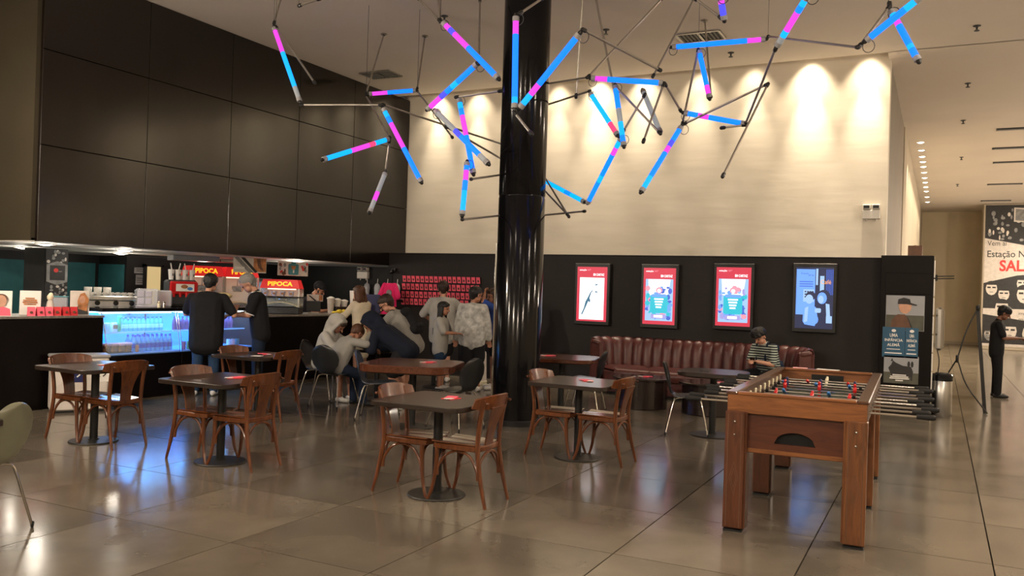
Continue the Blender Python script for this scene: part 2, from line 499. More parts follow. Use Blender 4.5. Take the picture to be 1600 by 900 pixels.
def dup(src, label, loc, rz, group=None):
    def cp(o, par):
        c = o.copy(); COL.objects.link(c)
        if par: c.parent = par
        for ch in KIDS.get(o.name, [x for x in o.children]): cp(ch, c)
        return c
    r = cp(src, None); r.location = loc; r.rotation_euler = (0, 0, math.radians(rz)); r['label'] = label
    if group: r['group'] = group
    return r
KIDS = {}
def text(body, width, m, parent, loc, rot=(PI / 2, 0, 0), height=None, name='lettering', ext=.001, bold=0., align='CENTER', shear=0.):
    cu = bpy.data.curves.new(name, 'FONT'); cu.body = body; cu.align_x = align; cu.align_y = 'CENTER'; cu.size = 1; cu.extrude = 0; cu.offset = bold; cu.shear = shear
    cu.resolution_u = 3
    t = bpy.data.objects.new(name, cu); COL.objects.link(t)
    dg = bpy.context.evaluated_depsgraph_get()
    me = bpy.data.meshes.new_from_object(t.evaluated_get(dg))
    bpy.data.objects.remove(t); bpy.data.curves.remove(cu)
    xs = [v.co.x for v in me.vertices]; ys = [v.co.y for v in me.vertices]
    w = max(xs) - min(xs); h = max(ys) - min(ys)
    sx = width / w; sy = (height / h) if height else sx
    for v in me.vertices: v.co.x *= sx; v.co.y *= sy
    me.materials.clear(); me.materials.append(MATS[m])
    return link(name, me, parent, loc, rot)

# ================================================================ SETTING
# ---- floor: base, single slabs where they can be told apart, joined paving beyond
f = MB(); f.box((-3, 16, -.05), (28, 48, .06)); FLOOR = struct('floor', f, 'grout')
GX0, GDX, GY0, GDY = .341, 1.057, 3.923, 1.095
slab = MB(); slab.box((0, 0, -.011), (GDX - .009, GDY - .009, .022))
SLAB = mesh_of('slab', slab, 'floor_concrete', 0)
rest = MB()
for i in range(-13, 9):
    for j in range(-7, 33):
        cx = GX0 + (i + .5) * GDX; cy = GY0 + (j + .5) * GDY
        if cy < -4.6 or cx > 6.6 or cx < -12.9: continue
        depth = -cx * math.sin(-YAW) * -1 + cy * math.cos(YAW)
        depth = cx * fw.x + cy * fw.y; side = cx * rt.x + cy * rt.y
        if depth > 2.4 and cy < 16.5 and cx > -9.9 and -.70 * depth - .9 < side < .66 * depth + .9:
            link('slab', SLAB, FLOOR, (cx, cy, 0))
        else: rest.box((cx, cy, -.011), (GDX - .009, GDY - .009, .022))
o = obj('far_paving', rest, 'floor_concrete', FLOOR, smooth=0); o['kind'] = 'stuff'

# ---- ceiling, with the slot above the pale wall
c = MB()
c.box((-3, 4.45, CEIL + .1), (20, 18.96, .2))                       # over the hall, ends at the slot (y 13.93)
c.box((3.1, 26.5, CEIL + .1), (7.8, 25.2, .2))                      # over the corridor
c.box((-5.2, 14.3, CEIL + .75), (9.6, .9, .06))                     # lid of the slot
c.box((-5.2, 13.96, CEIL + .42), (9.6, .05, .7))
struct('ceiling', c, 'ceiling_paint')

# ---- back wall: pale plaster above, dark panelling below
w = MB(); w.box((-5.3, 14.50, 3.7), (9.05, .3, 4.8)); struct('wall_back', w, 'plaster')
w = MB(); w.box((-5.25, 14.06, 1.135), (8.94, .56, 2.27)); LOW = struct('wall_back_lower', w, 'brown_wall')
t = MB(); t.box((-5.25, 14.05, 2.275), (8.94, .58, .02), .004); struct('trim_1', t, 'brown_wall')
t = MB(); t.box((-3.4, 13.77, .05), (5.2, .02, .10), .004); struct('baseboard_back', t, 'black_wall')
# return wall along the corridor; the near part's shade is in its colour
w = MB(); w.box((-.88, 17.2, 2.7), (.2, 5.6, 5.4)); struct('wall_corridor', w, 'shaded_wall_paint')
w = MB(); w.box((-.86, 29.5, 2.7), (.2, 19.0, 5.4)); struct('wall_corridor_far', w, 'wall_paint')
w = MB(); w.box((3, 39.1, 2.7), (8, .2, 5.6)); struct('wall_corridor_end', w, 'end_paint')
t = MB(); t.box((3, 38.98, .06), (7.6, .03, .12)); struct('baseboard_end', t, 'wall_paint')
w = MB(); w.box((6.9, 17, 2.7), (.2, 44, 5.6)); struct('wall_right', w, 'wall_paint')
w = MB(); w.box((-3, -4.9, 2.7), (20, .2, 5.6)); struct('wall_near', w, 'wall_paint')
w = MB(); w.box((-13.1, 1.0, 2.7), (.2, 11.9, 5.6)); struct('wall_left_near', w, 'olive_wall')

# ---- bulkhead over the cafe: frame plus gloss panels, one object each
w = MB(); w.box((-11.4, 10.42, 3.75), (3.3, 7.84, 3.34)); BULK = struct('wall_left', w, 'black_wall')
ys = [6.49, 8.02, 9.53, 11.05, 12.54, 14.34]; zs = [2.03, 3.2, 4.355, CEIL]
PM = {}
for a, b in zip(ys, ys[1:]):
    for lo, hi in zip(zs, zs[1:]):
        p = MB(); p.box((0, 0, 0), (.05, b - a - .008, hi - lo - .008), .003)
        obj('panel', p, 'brown_gloss', BULK, (-9.725, (a + b) / 2, (lo + hi) / 2), smooth=0)
w = MB(); w.box((-11.4, 6.47, 3.72), (3.3, .06, 3.36)); struct('wall_left_return', w, 'olive_wall')
# ---- cafe recess: white soffit, walls with teal fields
s = MB(); s.box((-11.4, 10.05, 2.05), (3.3, 7.2, .04)); struct('ceiling_soffit', s, 'white_paint')
w = MB(); w.box((-13.1, 8.4, 1.0), (.2, 3.0, 2.0)); w.box((-12.42, 11.83, 1.0), (.2, 3.95, 2.0)); w.box((-12.8, 9.9, 1.0), (.6, .1, 2.0)); CAFEW = struct('wall_cafe', w, 'black_wall')
w = MB(); w.box((-11.0, 13.82, 1.0), (2.8, .1, 2.0)); struct('wall_cafe_side', w, 'black_wall')
t = MB(); t.box((-12.985, 8.3, 1.0), (.03, 2.9, 1.72)); obj('painted_field', t, 'teal_paint', CAFEW, smooth=0)
t = MB(); t.box((-12.68, 9.84, 1.0), (.62, .03, 1.70)); obj('painted_field', t, 'teal_paint', CAFEW, smooth=0)
# lit service door in the cafe's back wall
d = MB(); d.box((-12.30, 10.38, .92), (.03, .31, 1.84), .004); DOOR = struct('door_1', d, 'door_light')
d = MB(); d.box((-12.29, 10.20, .93), (.06, .05, 1.88)); d.box((-12.29, 10.56, .93), (.06, .05, 1.88)); d.box((-12.29, 10.38, 1.86), (.06, .41, .05)); obj('door_frame', d, 'black_wall', DOOR, smooth=0)

# ---- hall column
c = MB(); c.lathe([(.285, 0), (.285, 2.74), (.279, 2.75), (.279, 2.77), (.285, 2.78), (.285, CEIL)], 48)
COLM = obj('column', c, 'column_black', None, (-4.58, 9.25, 0)); tag(COLM, 'tall round glossy black column in the middle of the hall', 'column', kind='structure')
c = MB(); c.lathe([(.295, 0), (.295, .06), (.286, .07)], 48); obj('base_ring', c, 'black_metal', COLM)
c = MB(); c.box((-.27, -.10, 1.1), (.03, .03, 2.2), .004); obj('corner_strip', c, 'chrome', COLM)

ORD = 'first second third fourth fifth sixth seventh eighth ninth tenth eleventh twelfth thirteenth fourteenth fifteenth sixteenth seventeenth'.split()
# ---- ceiling fittings
def downlight(x, y, z, r, label, group, m='lamp_glow', rim='white_paint'):
    t = thing('ceiling_downlight', label, 'ceiling light', (x, y, z), 0, group)
    a = MB(); a.lathe([(r, 0), (r * 1.22, 0), (r * 1.22, -.012), (r, -.016), (r, 0)], 20); obj('rim', a, rim, t)
    a = MB(); a.lathe([(.0, -.034), (r * .5, -.028), (r * .98, -.006), (r * .98, -.001)], 20); obj('diffuser', a, m, t)
    return t
for i, y in enumerate(CORR_Y):
    downlight(-.50, y, CEIL, .075, ORD[i] + ' small downlight from the near end of the row along the corridor wall', 'corridor downlights')
spots = ['leftmost soffit downlight, above the dark grey pillar', 'soffit downlight behind the pillar at the far left', 'soffit downlight above the espresso machine, nearer the edge', 'soffit downlight deep over the teal wall', 'soffit downlight above the double popcorn machine', 'soffit downlight at the right end beside the second hanging sign', 'soffit downlight between the two hanging signs']
for (x, y), l in zip(SOFFIT, spots): downlight(x, y, 2.03, .10, l, 'cafe soffit downlights')
for x, y in HALL_FILL:  # fittings for the added fill lamps
    downlight(x, y, CEIL, .12, ORD[HALL_FILL.index((x, y))] + ' fill light added under the hall ceiling, out of view', 'added hall fill lights', 'fill_glow')
for x, y in FILL_GLOBES:  # bodies and stems for the added fill globes
    t = thing('fill_globe', ORD[FILL_GLOBES.index((x, y))] + ' opal fill globe added to the hall, out of view', 'lamp', (x, y, GLOBE_Z), 0, 'added fill globes')
    a = MB(); a.lathe([(.06, .15), (.06, .24), (.012, .26), (.012, CEIL - GLOBE_Z)], 12); obj('stem', a, 'black_metal', t)
    a = MB(); a.lathe([(.165, -.04), (.165, .05), (.14, .11), (.06, .16)], 20); obj('globe', a, 'fill_glow', t)
for x in WASH_X:
    t = thing('wall_washer', ORD[WASH_X.index(x)] + ' spot lamp from the left hidden in the slot above the pale wall', 'spotlight', (x, 14.08, CEIL + .34), 0, 'wall washers in the ceiling slot')
    a = MB(); a.lathe([(.045, .0), (.05, .02), (.05, .12), (.02, .14)], 14); obj('housing', a, 'black_metal', t)
    a = MB(); a.tube([(0, 0, .13), (0, 0, .36)], .012); obj('stem', a, 'black_metal', t)
def vent(x, y, w, d, rz, label, n, z=CEIL):
    t = thing('ceiling_vent', label, 'vent', (x, y, z), rz)
    a = MB(); a.box((0, -d / 2, -.01), (w, .03, .02)); a.box((0, d / 2, -.01), (w, .03, .02)); a.box((-w / 2, 0, -.01), (.03, d, .02)); a.box((w / 2, 0, -.01), (.03, d, .02)); a.box((0, 0, -.01), (.03, d, .02)); obj('frame', a, 'steel', t, smooth=0)
    a = MB(); a.box((0, 0, -.002), (w, d, .004)); obj('backing', a, 'black_wall', t, smooth=0)
    sl = MB(); sl.box((0, 0, 0), (.012, d - .03, .022), rot=(0, .6, 0)); me = mesh_of('slat', sl, 'dark_grey', 0)
    for k in range(n): link('slat', me, t, (-w / 2 + w * (k + .5) / n, 0, -.012))
vent(-9.0, 12.35, .62, .42, 0, 'square ceiling vent near the top of the brown wall', 11)
vent(-3.2, 12.15, .62, .42, 0, 'square ceiling vent above the pale wall, behind the light tubes', 11)
for k, (x, y) in enumerate([(1.46, 20.8), (1.5, 23.3), (1.63, 25.6), (1.7, 30.2), (1.7, 34.9)]):
    t = tag(MB().box((0, 0, -.01), (.9, .16, .03), .004) and obj('slot_diffuser', MB().box((0, 0, -.012), (.95, .17, .03), .004), 'dark_grey', None, (x, y, CEIL)), 'narrow dark slot vent in the corridor ceiling, number %s from the near end' % ['one', 'two', 'three', 'four', 'five'][k], 'vent', 'corridor slot vents')
    a = MB(); a.box((0, 0, -.03), (.85, .03, .008)); obj('blade', a, 'steel', t, smooth=0)
SPR = ['ceiling sprinkler nearest the camera, right of the pale wall', 'second ceiling sprinkler from the camera, over the corridor mouth', 'third ceiling sprinkler from the camera, over the corridor', 'fourth ceiling sprinkler, deep in the corridor', 'fifth ceiling sprinkler, farthest in the corridor', 'ceiling sprinkler above the pale wall beside the right vent', 'ceiling sprinkler over the middle light tubes', 'ceiling sprinkler left of the black column']
for (x, y), l in zip([(.35, 13.0), (.33, 16.34), (.33, 19.61), (.4, 24.5), (.4, 30), (-2.98, 13.13), (-4.37, 11.37), (-6.24, 10.0)], SPR):
    t = thing('sprinkler', l, 'sprinkler', (x, y, CEIL), 0, 'ceiling sprinklers')
    a = MB(); a.lathe([(.05, 0), (.05, -.008), (.015, -.02), (.012, -.05)], 12); obj('escutcheon', a, 'dark_grey', t)
    a = MB(); a.lathe([(.0, -.075), (.035, -.072), (.035, -.066), (.008, -.05)], 12); obj('deflector', a, 'dark_grey', t)

# ---- emergency lights and small wall fittings
def emergency(loc, rz, label):
    t = thing('emergency_light', label, 'emergency light', loc, rz)
    a = MB(); a.box((0, -.04, 0), (.26, .08, .14), .01); obj('housing', a, 'white_paint', t)
    for s in (-1, 1):
        b = MB(); b.box((s * .068, -.05, .12), (.115, .09, .075), .012); h = obj('lamp_head', b, 'white_paint', t)
        b = MB(); b.box((s * .068, -.098, .12), (.085, .006, .05)); obj('lens', b, 'dark_print', h)
    for s in (-1, 1):
        b = MB(); b.caps((s * .07, -.03, -.09), (s * .07, -.03, -.07), .012); obj('knob', b, 'white_paint', t)
emergency((-.99, 14.35, 2.98), 0, 'white twin-head emergency light on the pale wall near its right edge')
emergency((-10.28, 13.77, 1.83), 0, 'small white twin-head emergency light on the black cafe wall')
t = thing('security_camera', 'small black dome camera on the wall above the pink shirt', 'camera', (-9.55, 13.76, 1.92))
a = MB(); a.box((0, -.03, .03), (.09, .06, .06), .01); obj('bracket', a, 'black_metal', t)
a = MB(); a.caps((0, -.05, 0), (0, -.12, -.02), .04); obj('lens_body', a, 'gloss_black', t)

# ---- four upright screens on the dark wall
def screen(x, z, label, draw):
    t = thing('wall_screen', label, 'screen', (x, 13.77, z), 0, 'lit poster screens on the dark wall')
    a = MB(); a.box((0, -.045, 0), (.64, .09, 1.06), .006); obj('casing', a, 'black_metal', t)
    a = MB(); draw(a, t)
    return t
PAL = ['screen_red', 'screen_white', 'screen_teal', 'screen_blue', 'screen_navy', 'screen_sky', 'screen_pale', 'screen_lilac', 'screen_pink', 'screen_orange', 'screen_steel']
def head(a, t):
    a.m = 0; a.rect(-.275, -.47, .275, .47, -.092, .004)
    text('estação', .13, 'screen_white', t, (-.17, -.0935, .415), height=.034, bold=.01)
    text('NET', .07, 'screen_pink', t, (-.06, -.0935, .415), height=.026, shear=.3)
    text('EM CARTAZ', .20, 'screen_white', t, (.12, -.0935, .335), height=.042, bold=.03)
def scr_diver(a, t):
    head(a, t)
    a.m = 1; a.rect(-.225, -.44, .225, .285, -.0935)
    a.m = 10
    a.plate([(-.185, -.35), (-.165, -.36), (-.10, -.22), (-.045, -.09), (-.01, .02), (.02, .06), (.005, .065), (-.03, .02), (-.075, -.07), (-.11, -.13), (-.14, -.25)], -.095)
    a.plate([(-.06, -.12), (-.035, -.15), (-.02, -.11), (-.05, -.05)], -.0955)
    for z in (.04, .165): a.plate([(.04, z + .02), (.13, z), (.05, z - .02), (.07, z)], -.095)
    obj('display', a, PAL, t, smooth=0)
def scr_kids(seed):
    def dr(a, t):
        head(a, t); rr = random.Random(seed)
        a.m = 6; a.rect(-.235, -.41, .235, .285, -.0935)
        a.m = 1; a.plate([(-.17, .02), (.15, .02), (.19, .28), (-.19, .28)], -.094)
        for k in range(46):
            x = rr.uniform(-.21, .21); z = rr.uniform(-.36, .15)
            if abs(x) < .14 and -.27 < z < .02: x = math.copysign(rr.uniform(.15, .21), x)
            a.m = rr.choice([2, 3, 7, 5, 6, 8, 3, 5]); a.oval(x, z, rr.uniform(.016, .05), rr.uniform(.016, .05), -.0945 - .00006 * k, n=9)
        a.m = 2; a.plate(rrect(.30, .30, .03, 3, 0, -.13), -.0985)
        a.m = 5; a.plate(rrect(.26, .05, .02, 3, 0, .01), -.0988)
        a.m = 1
        for k in range(4): a.rect(-.08 + .01 * k, -.06 - .045 * k, .08 - .012 * k, -.035 - .045 * k, -.099)
        a.m = 8; a.oval(-.0, .10, .055, .05, -.0986); a.m = 1; a.oval(-.0, .09, .032, .032, -.0989)
        a.m = 7; a.rect(-.13, -.37, .12, -.30, -.0986); a.m = 1; a.rect(-.08, -.355, .07, -.315, -.0989)
        obj('display', a, PAL, t, smooth=0)
    return dr
def scr_cafe(a, t):
    a.m = 4; a.rect(-.275, -.47, .275, .47, -.092, .004)
    a.m = 5; a.rect(-.265, -.26, .01, .44, -.0935)
    a.m = 6; a.rect(.02, .2, .05, .45, -.0936); a.rect(.08, .05, .14, .34, -.0936)
    a.m = 3
    for k in range(5): a.rect(.17 + .022 * k, .05, .18 + .022 * k, .44, -.0936)
    a.m = 3
    for k in range(3): a.rect(-.22, .17 + .035 * k, -.02, .185 + .035 * k, -.0938)
    a.m = 6; a.rect(-.16, -.06, .0, .13, -.0938); a.m = 4
    for k in range(4):
        for j in range(3): a.rect(-.14 + .036 * k, .085 - .04 * j, -.117 + .036 * k, .105 - .04 * j, -.094)
    # two seated figures drawn in blue tones
    a.m = 4; a.oval(-.05, .03, .075, .07, -.0942); a.m = 6; a.oval(-.07, -.02, .058, .072, -.0944)
    a.m = 5; a.plate([(-.15, -.13), (-.07, -.10), (.03, -.14), (.06, -.3), (.02, -.43), (-.13, -.41), (-.16, -.36)], -.0943)
    a.m = 6; a.plate([(-.13, -.16), (-.08, -.13), (-.09, -.36), (-.14, -.38)], -.0945)
    a.m = 4; a.oval(.14, .05, .085, .08, -.0942); a.m = 5; a.oval(.115, .0, .07, .09, -.0944); a.m = 6; a.oval(.10, -.02, .04, .06, -.0946)
    a.m = 4; a.plate([(.10, -.12), (.2, -.06), (.26, -.12), (.26, -.4), (.14, -.36)], -.0943)
    a.m = 6; a.plate([(.17, -.08), (.225, -.09), (.245, -.38), (.19, -.36)], -.0946); a.rect(.18, -.38, .265, -.27, -.0947)
    a.m = 6; a.plate(rrect(.09, .07, .02, 3, .06, -.19), -.0948); a.m = 5; a.oval(.02, -.33, .05, .07, -.0948)
    a.m = 4; a.plate([(-.265, -.46), (-.265, -.27), (-.16, -.30), (-.2, -.46)], -.0946)
    obj('display', a, PAL, t, smooth=0)
    text('Estação', .11, 'screen_navy', t, (-.14, -.0945, .375), height=.026); text('NET Rio', .08, 'screen_navy', t, (-.05, -.0945, .345), height=.022)
    text('Café', .15, 'screen_orange', t, (.165, -.096, .245), height=.062)
screen(-5.37, 1.60, 'leftmost lit wall screen, red with a white poster and thin blue diver', scr_diver)
screen(-4.17, 1.60, 'second wall screen from the left, red with a turquoise cartoon poster', scr_kids(3))
screen(-2.95, 1.63, 'third wall screen, above the striped-shirt person, red with a turquoise poster', scr_kids(8))
screen(-1.72, 1.65, 'rightmost lit wall screen, blue photograph with orange lettering', scr_cafe)

# ================================================================ FURNITURE
# ---- bentwood chair, faces local +y
def bent_chair(label, loc, rz, group):
    t = thing('bentwood_chair', label, 'chair', loc, rz, group)
    m = 'chair_wood'
    out = [(.17, -.19), (.185, -.08), (.195, .06), (.19, .15), (.165, .195), (.08, .215), (0, .22), (-.08, .215), (-.165, .195), (-.19, .15), (-.195, .06), (-.185, -.08), (-.17, -.19), (-.09, -.205), (.09, -.205)]
    a = MB(); a.prism(out, .405, .445, .006); obj('seat_frame', a, m, t)
    def sf(u, v):
        x = (u - .5) * .355 * (1 - .08 * (1 - v)); y = -.185 + .39 * v
        return V(x, y, .452 - .012 * math.cos((u - .5) * PI) * (1 - .6 * v) + .006 * math.cos(4 * PI * (u - .5)) * v)
    a = MB(); a.sheet(sf, 10, 10, .010); obj('seat', a, 'seat_wood', t, smooth=60)
    for s in (-1, 1):
        p = arc([(s * .185, -.275, 0), (s * .178, -.225, .2), (s * .170, -.190, .42), (s * .172, -.200, .60), (s * .180, -.235, .80)])
        r = [.0125 + .006 * min(1, i / 5) for i in range(len(p))]
        a = MB(); a.tube(p, r, 8); obj('leg', a, m, t)
        p = arc([(s * .195, .225, 0), (s * .180, .185, .12), (s * .172, .165, .28), (s * .172, .160, .41)])
        a = MB(); a.tube(p, [.012 + .007 * i / (len(p) - 1) for i in range(len(p))], 8); obj('leg', a, m, t)
        # side brace: an inverted U between front and rear leg
        p = arc([(s * .172, -.200, .20), (s * .168, -.185, .27), (s * .158, -.12, .365), (s * .155, -.02, .398), (s * .158, .08, .365), (s * .168, .148, .27), (s * .173, .16, .20)], 3)
        a = MB(); a.tube(p, .0105, 6); obj('brace', a, m, t)
    for y0, x0 in ((.155, .165), (-.192, .165)):
        p = arc([(-x0, y0, .20), (-x0 + .01, y0, .28), (-.10, y0 - .01, .37), (0, y0 - .01, .398), (.10, y0 - .01, .37), (x0 - .01, y0, .28), (x0, y0, .20)], 3)
        a = MB(); a.tube(p, .0105, 6); obj('brace', a, m, t)
    def rail(u, v):
        x = (u - .5) * .47; k = 1 - (2 * abs(u - .5)) ** 2
        h = .053 * (.62 + .38 * (1 - (2 * abs(u - .5)) ** 4))
        return V(x, -.180 - .095 * k ** .8 - (v - .5) * .03, .772 + (v - .5) * 2 * h + .01 * k)
    a = MB(); a.sheet(rail, 14, 5, .018); obj('top_rail', a, m, t, smooth=60)
    def spl(u, v):
        w = .075 + .075 * v ** 3
        return V((u - .5) * w * 1.5, -.19 - .080 * v ** 1.5, .445 + .295 * v)
    a = MB(); a.sheet(spl, 4, 8, .012); obj('splat', a, m, t, smooth=60)
    for s in (-1, 1):
        a = MB(); a.caps((s * .18, -.262, .775), (s * .18, -.27, .775), .011, n=8); obj('screw_cap', a, m, t)
    return t
# ---- square pedestal table
def square_table(label, loc, group, w=.80, d=.80):
    t = thing('pedestal_table', label, 'table', loc, 0, group)
    a = MB(); a.prism(rrect(w, d, .07, 2), .712, .75, .004); obj('tabletop', a, 'table_wood', t)
    a = MB(); a.tube([(0, 0, .018), (0, 0, .70)], .037, 16); obj('pole', a, 'black_metal', t)
    a = MB(); a.lathe([(.225, 0), (.228, .006), (.222, .014), (.05, .022), (.05, .03)], 36); obj('base', a, 'base_metal', t)
    a = MB(); a.box((0, 0, .701), (.34, .05, .02), .004); a.box((0, 0, .701), (.05, .34, .02), .004); obj('spider', a, 'black_metal', t)
    return t
def menu_cards(loc, label, rz=20):
    t = thing('menu_cards', label, 'menu', loc, rz, 'red menu cards on the tables')
    a = MB(); a.box((0, 0, .002), (.13, .10, .004)); obj('card', a, 'paper_red', t, smooth=0)
    a = MB(); a.box((.04, .03, .0065), (.13, .09, .004), rot=(0, 0, .5)); obj('card', a, 'paper_pink', t, smooth=0)
    a = MB(); a.box((-.05, -.02, .007), (.07, .05, .003), rot=(0, 0, -.3)); obj('slip', a, 'paper_white', t, smooth=0)
T = [(-7.42, 5.62), (-5.72, 5.62), (-3.48, 5.68), (-3.13, 7.72), (-7.32, 7.75)]
TL = ['square dark table at the far left beside the recycling bin', 'square dark table second from the left in front', 'square dark table in the middle foreground', 'square dark table right of the black column', 'square dark table behind, in front of the two men']
CL = [('wooden bentwood chair left of the far-left table', 'wooden bentwood chair right of the far-left table'),
      ('wooden bentwood chair left of the second-left table', 'wooden bentwood chair right of the second-left table'),
      ('wooden bentwood chair left of the middle foreground table', 'wooden bentwood chair right of the middle foreground table'),
      ('wooden bentwood chair just right of the black column', 'wooden bentwood chair right of the table by the column'),
      ('wooden bentwood chair in front of the man in the black shirt', 'wooden bentwood chair in front of the grey-haired man')]
tb0 = None; ch0 = None
for k, (x, y) in enumerate(T):
    if not tb0: tb0 = square_table(TL[0], (x, y, 0), 'square pedestal tables')
    else: dup(tb0, TL[k], (x, y, 0), 0)
    if not ch0:
        ch0 = bent_chair(CL[0][0], (x - .22, y + .02, 0), -90, 'wooden bentwood chairs')
    else: dup(ch0, CL[k][0], (x - .22, y + .02, 0), -90 + (k * 7) % 5 - 2)
    dup(ch0, CL[k][1], (x + .26, y + .0, 0), 90 + (k * 5) % 7 - 3)
    menu_cards((x + .06, y + .08, .75), ['red menu cards on the far-left table', 'red menu cards on the second-left table', 'red menu cards on the middle foreground table', 'red menu cards on the table by the column', 'red menu cards on the table in front of the two men'][k], 20 + 30 * k)
# second slip of paper on the table in front of the men
t = tag(obj('napkin', MB().box((0, 0, .002), (.12, .09, .003), rot=(0, 0, .3)), 'paper_white', None, (-7.18, 7.58, .75), smooth=0), 'white paper napkin on the table in front of the two men', 'napkin')

# ---- rounded red-brown tables with thick edges
def round_corner_table(name, label, loc, rz, w, d, th, m):
    t = thing(name, label, 'table', loc, rz)
    a = MB(); a.prism(rrect(w, d, .22, 6), .75 - th, .75, .008); obj('tabletop', a, m, t)
    a = MB(); a.prism(rrect(w - .1, d - .1, .2, 5), .75 - th - .012, .75 - th); obj('underside', a, 'black_metal', t)
    a = MB(); a.tube([(0, 0, .018), (0, 0, .75 - th)], .040, 16); obj('pole', a, 'black_metal', t)
    a = MB(); a.lathe([(.25, 0), (.253, .006), (.245, .014), (.05, .022), (.05, .03)], 36); obj('base', a, 'base_metal', t)
    return t
round_corner_table('rounded_table', 'large red-brown table with rounded corners behind the middle table', (-5.42, 8.25, 0), 17, 1.06, 1.06, .085, 'red_wood')
menu_cards((-5.3, 8.35, .75), 'red menu cards on the large rounded table', 40)
round_corner_table('rounded_table', 'dark rounded table half hidden behind the black column', (-4.50, 10.45, 0), 12, .95, .95, .05, 'red_wood')
menu_cards((-4.72, 10.45, .75), 'red menu cards on the table behind the column', 10)
round_corner_table('rounded_table', 'dark rounded table in front of the sofa, left of the football table', (-2.33, 9.9, 0), 0, .76, .76, .05, 'table_wood')
t = tag(obj('coaster', MB().lathe([(.0, 0), (.06, 0), (.06, .006), (0, .006)], 16), 'black_shell', None, (-2.42, 9.85, .75)), 'small round black dish on the table before the sofa', 'dish')
# table at the left edge of the picture
t = square_table('corner of a dark square table cut off by the left edge', (-5.36, 2.78, 0), 'square pedestal tables', .8, .8)

# ---- moulded shell chair on thin chrome legs, faces +y
def shell_chair(label, loc, rz, m, group):
    t = thing('shell_chair', label, 'chair', loc, rz, group)
    prof = arc([(0, .225, .425), (0, .15, .445), (0, 0, .435), (0, -.13, .435), (0, -.195, .475), (0, -.225, .56), (0, -.265, .70), (0, -.30, .83)], 4)
    n = len(prof) - 1
    wid = [(0, .11), (.06, .17), (.18, .215), (.34, .205), (.46, .155), (.54, .125), (.62, .15), (.74, .21), (.80, .225), (1, .225)]
    def wv(v):
        if v > .80: return .225 * math.sqrt(max(.0004, 1 - ((v - .80) / .20) ** 2))
        for (a, b), (c, d) in zip(wid, wid[1:]):
            if v <= c: k = (v - a) / (c - a); k = k * k * (3 - 2 * k) if v < .9 else k; return b + (d - b) * k
        return .02
    def fn(u, v):
        v = 1 - (1 - v) ** 1.6
        q = v * n; i = min(int(q), n - 1); p = prof[i].lerp(prof[i + 1], q - i); s = (u - .5) * 2
        back = max(0, min(1, (v - .5) * 3))
        return V(s * wv(v), p.y + .035 * s * s * back, p.z + .014 * s * s * (1 - back))
    a = MB(); a.sheet(fn, 8, 40, .010); obj('shell', a, m, t, smooth=60)
    for sx, sy in ((1, 1), (-1, 1), (-1, -1), (1, -1)):
        p = arc([(sx * .05, sy * .04, .428), (sx * .13, sy * .12, .424), (sx * .165, sy * .155, .39), (sx * .20, sy * .20, .2), (sx * .235, sy * .24, .012)], 3)
        a = MB(); a.tube(p, .0085, 8); g = obj('leg', a, 'chrome', t)
        a = MB(); a.caps((sx * .235, sy * .24, .010), (sx * .237, sy * .242, .03), .011, n=8); obj('foot_cap', a, 'rubber', g)
    a = MB(); a.lathe([(.075, .418), (.075, .43)], 16); obj('hub', a, 'dark_grey', t)
    return t
shell_chair('grey-green shell chair cut off by the left edge', (-5.30, 3.18, 0), 112, 'green_shell', 'shell chairs')
s0 = shell_chair('black shell chair with the slumped child in grey sitting on it', (-7.16, 9.02, 0), 0, 'black_shell', 'shell chairs')
shell_chair('empty slate-blue shell chair left of the large rounded table', (-6.10, 8.52, 0), -62, 'slate_shell', 'shell chairs')
dup(s0, 'black shell chair right of the large rounded table', (-4.98, 8.50, 0), 82)
dup(s0, 'black shell chair between the column table and the sofa', (-4.30, 10.82, 0), 98)
dup(s0, 'black shell chair left of the dark table before the sofa', (-2.62, 9.85, 0), -75)
dup(s0, 'black shell chair under the person with the grey hood up', (-7.72, 9.42, 0), -75)

# ---- low round table the kids lean over
t = thing('round_table', 'small dark round table hidden among the crowd of kids', 'table', (-7.15, 9.95, 0))
a = MB(); a.lathe([(0, .69), (.40, .69), (.41, .70), (.41, .72), (.40, .73), (0, .73)], 32); obj('tabletop', a, 'table_wood', t)
a = MB(); a.tube([(0, 0, .02), (0, 0, .69)], .035, 12); obj('pole', a, 'black_metal', t)
a = MB(); a.lathe([(.22, 0), (.22, .012), (.05, .02)], 28); obj('base', a, 'base_metal', t)

# ---- drum tables before the sofa
def drum(label, loc):
    t = thing('drum_table', label, 'table', loc, 0, 'dark drum tables before the sofa')
    a = MB(); a.lathe([(.36, .0), (.37, .01), (.37, .40), (.0, .40)], 40); obj('drum', a, 'drum_wood', t)
    a = MB(); a.lathe([(0, .405), (.405, .405), (.415, .412), (.415, .43), (.405, .437), (0, .437)], 40); obj('tabletop', a, 'drum_wood', t)
drum('left dark round drum table with red cards in front of the sofa', (-3.80, 11.75, 0))
menu_cards((-3.76, 11.75, .437), 'red menu cards on the left drum table', 0)
drum('right dark round drum table behind the black shell chair', (-2.82, 11.72, 0))
menu_cards((-2.66, 11.70, .437), 'red menu cards on the right drum table', 60)

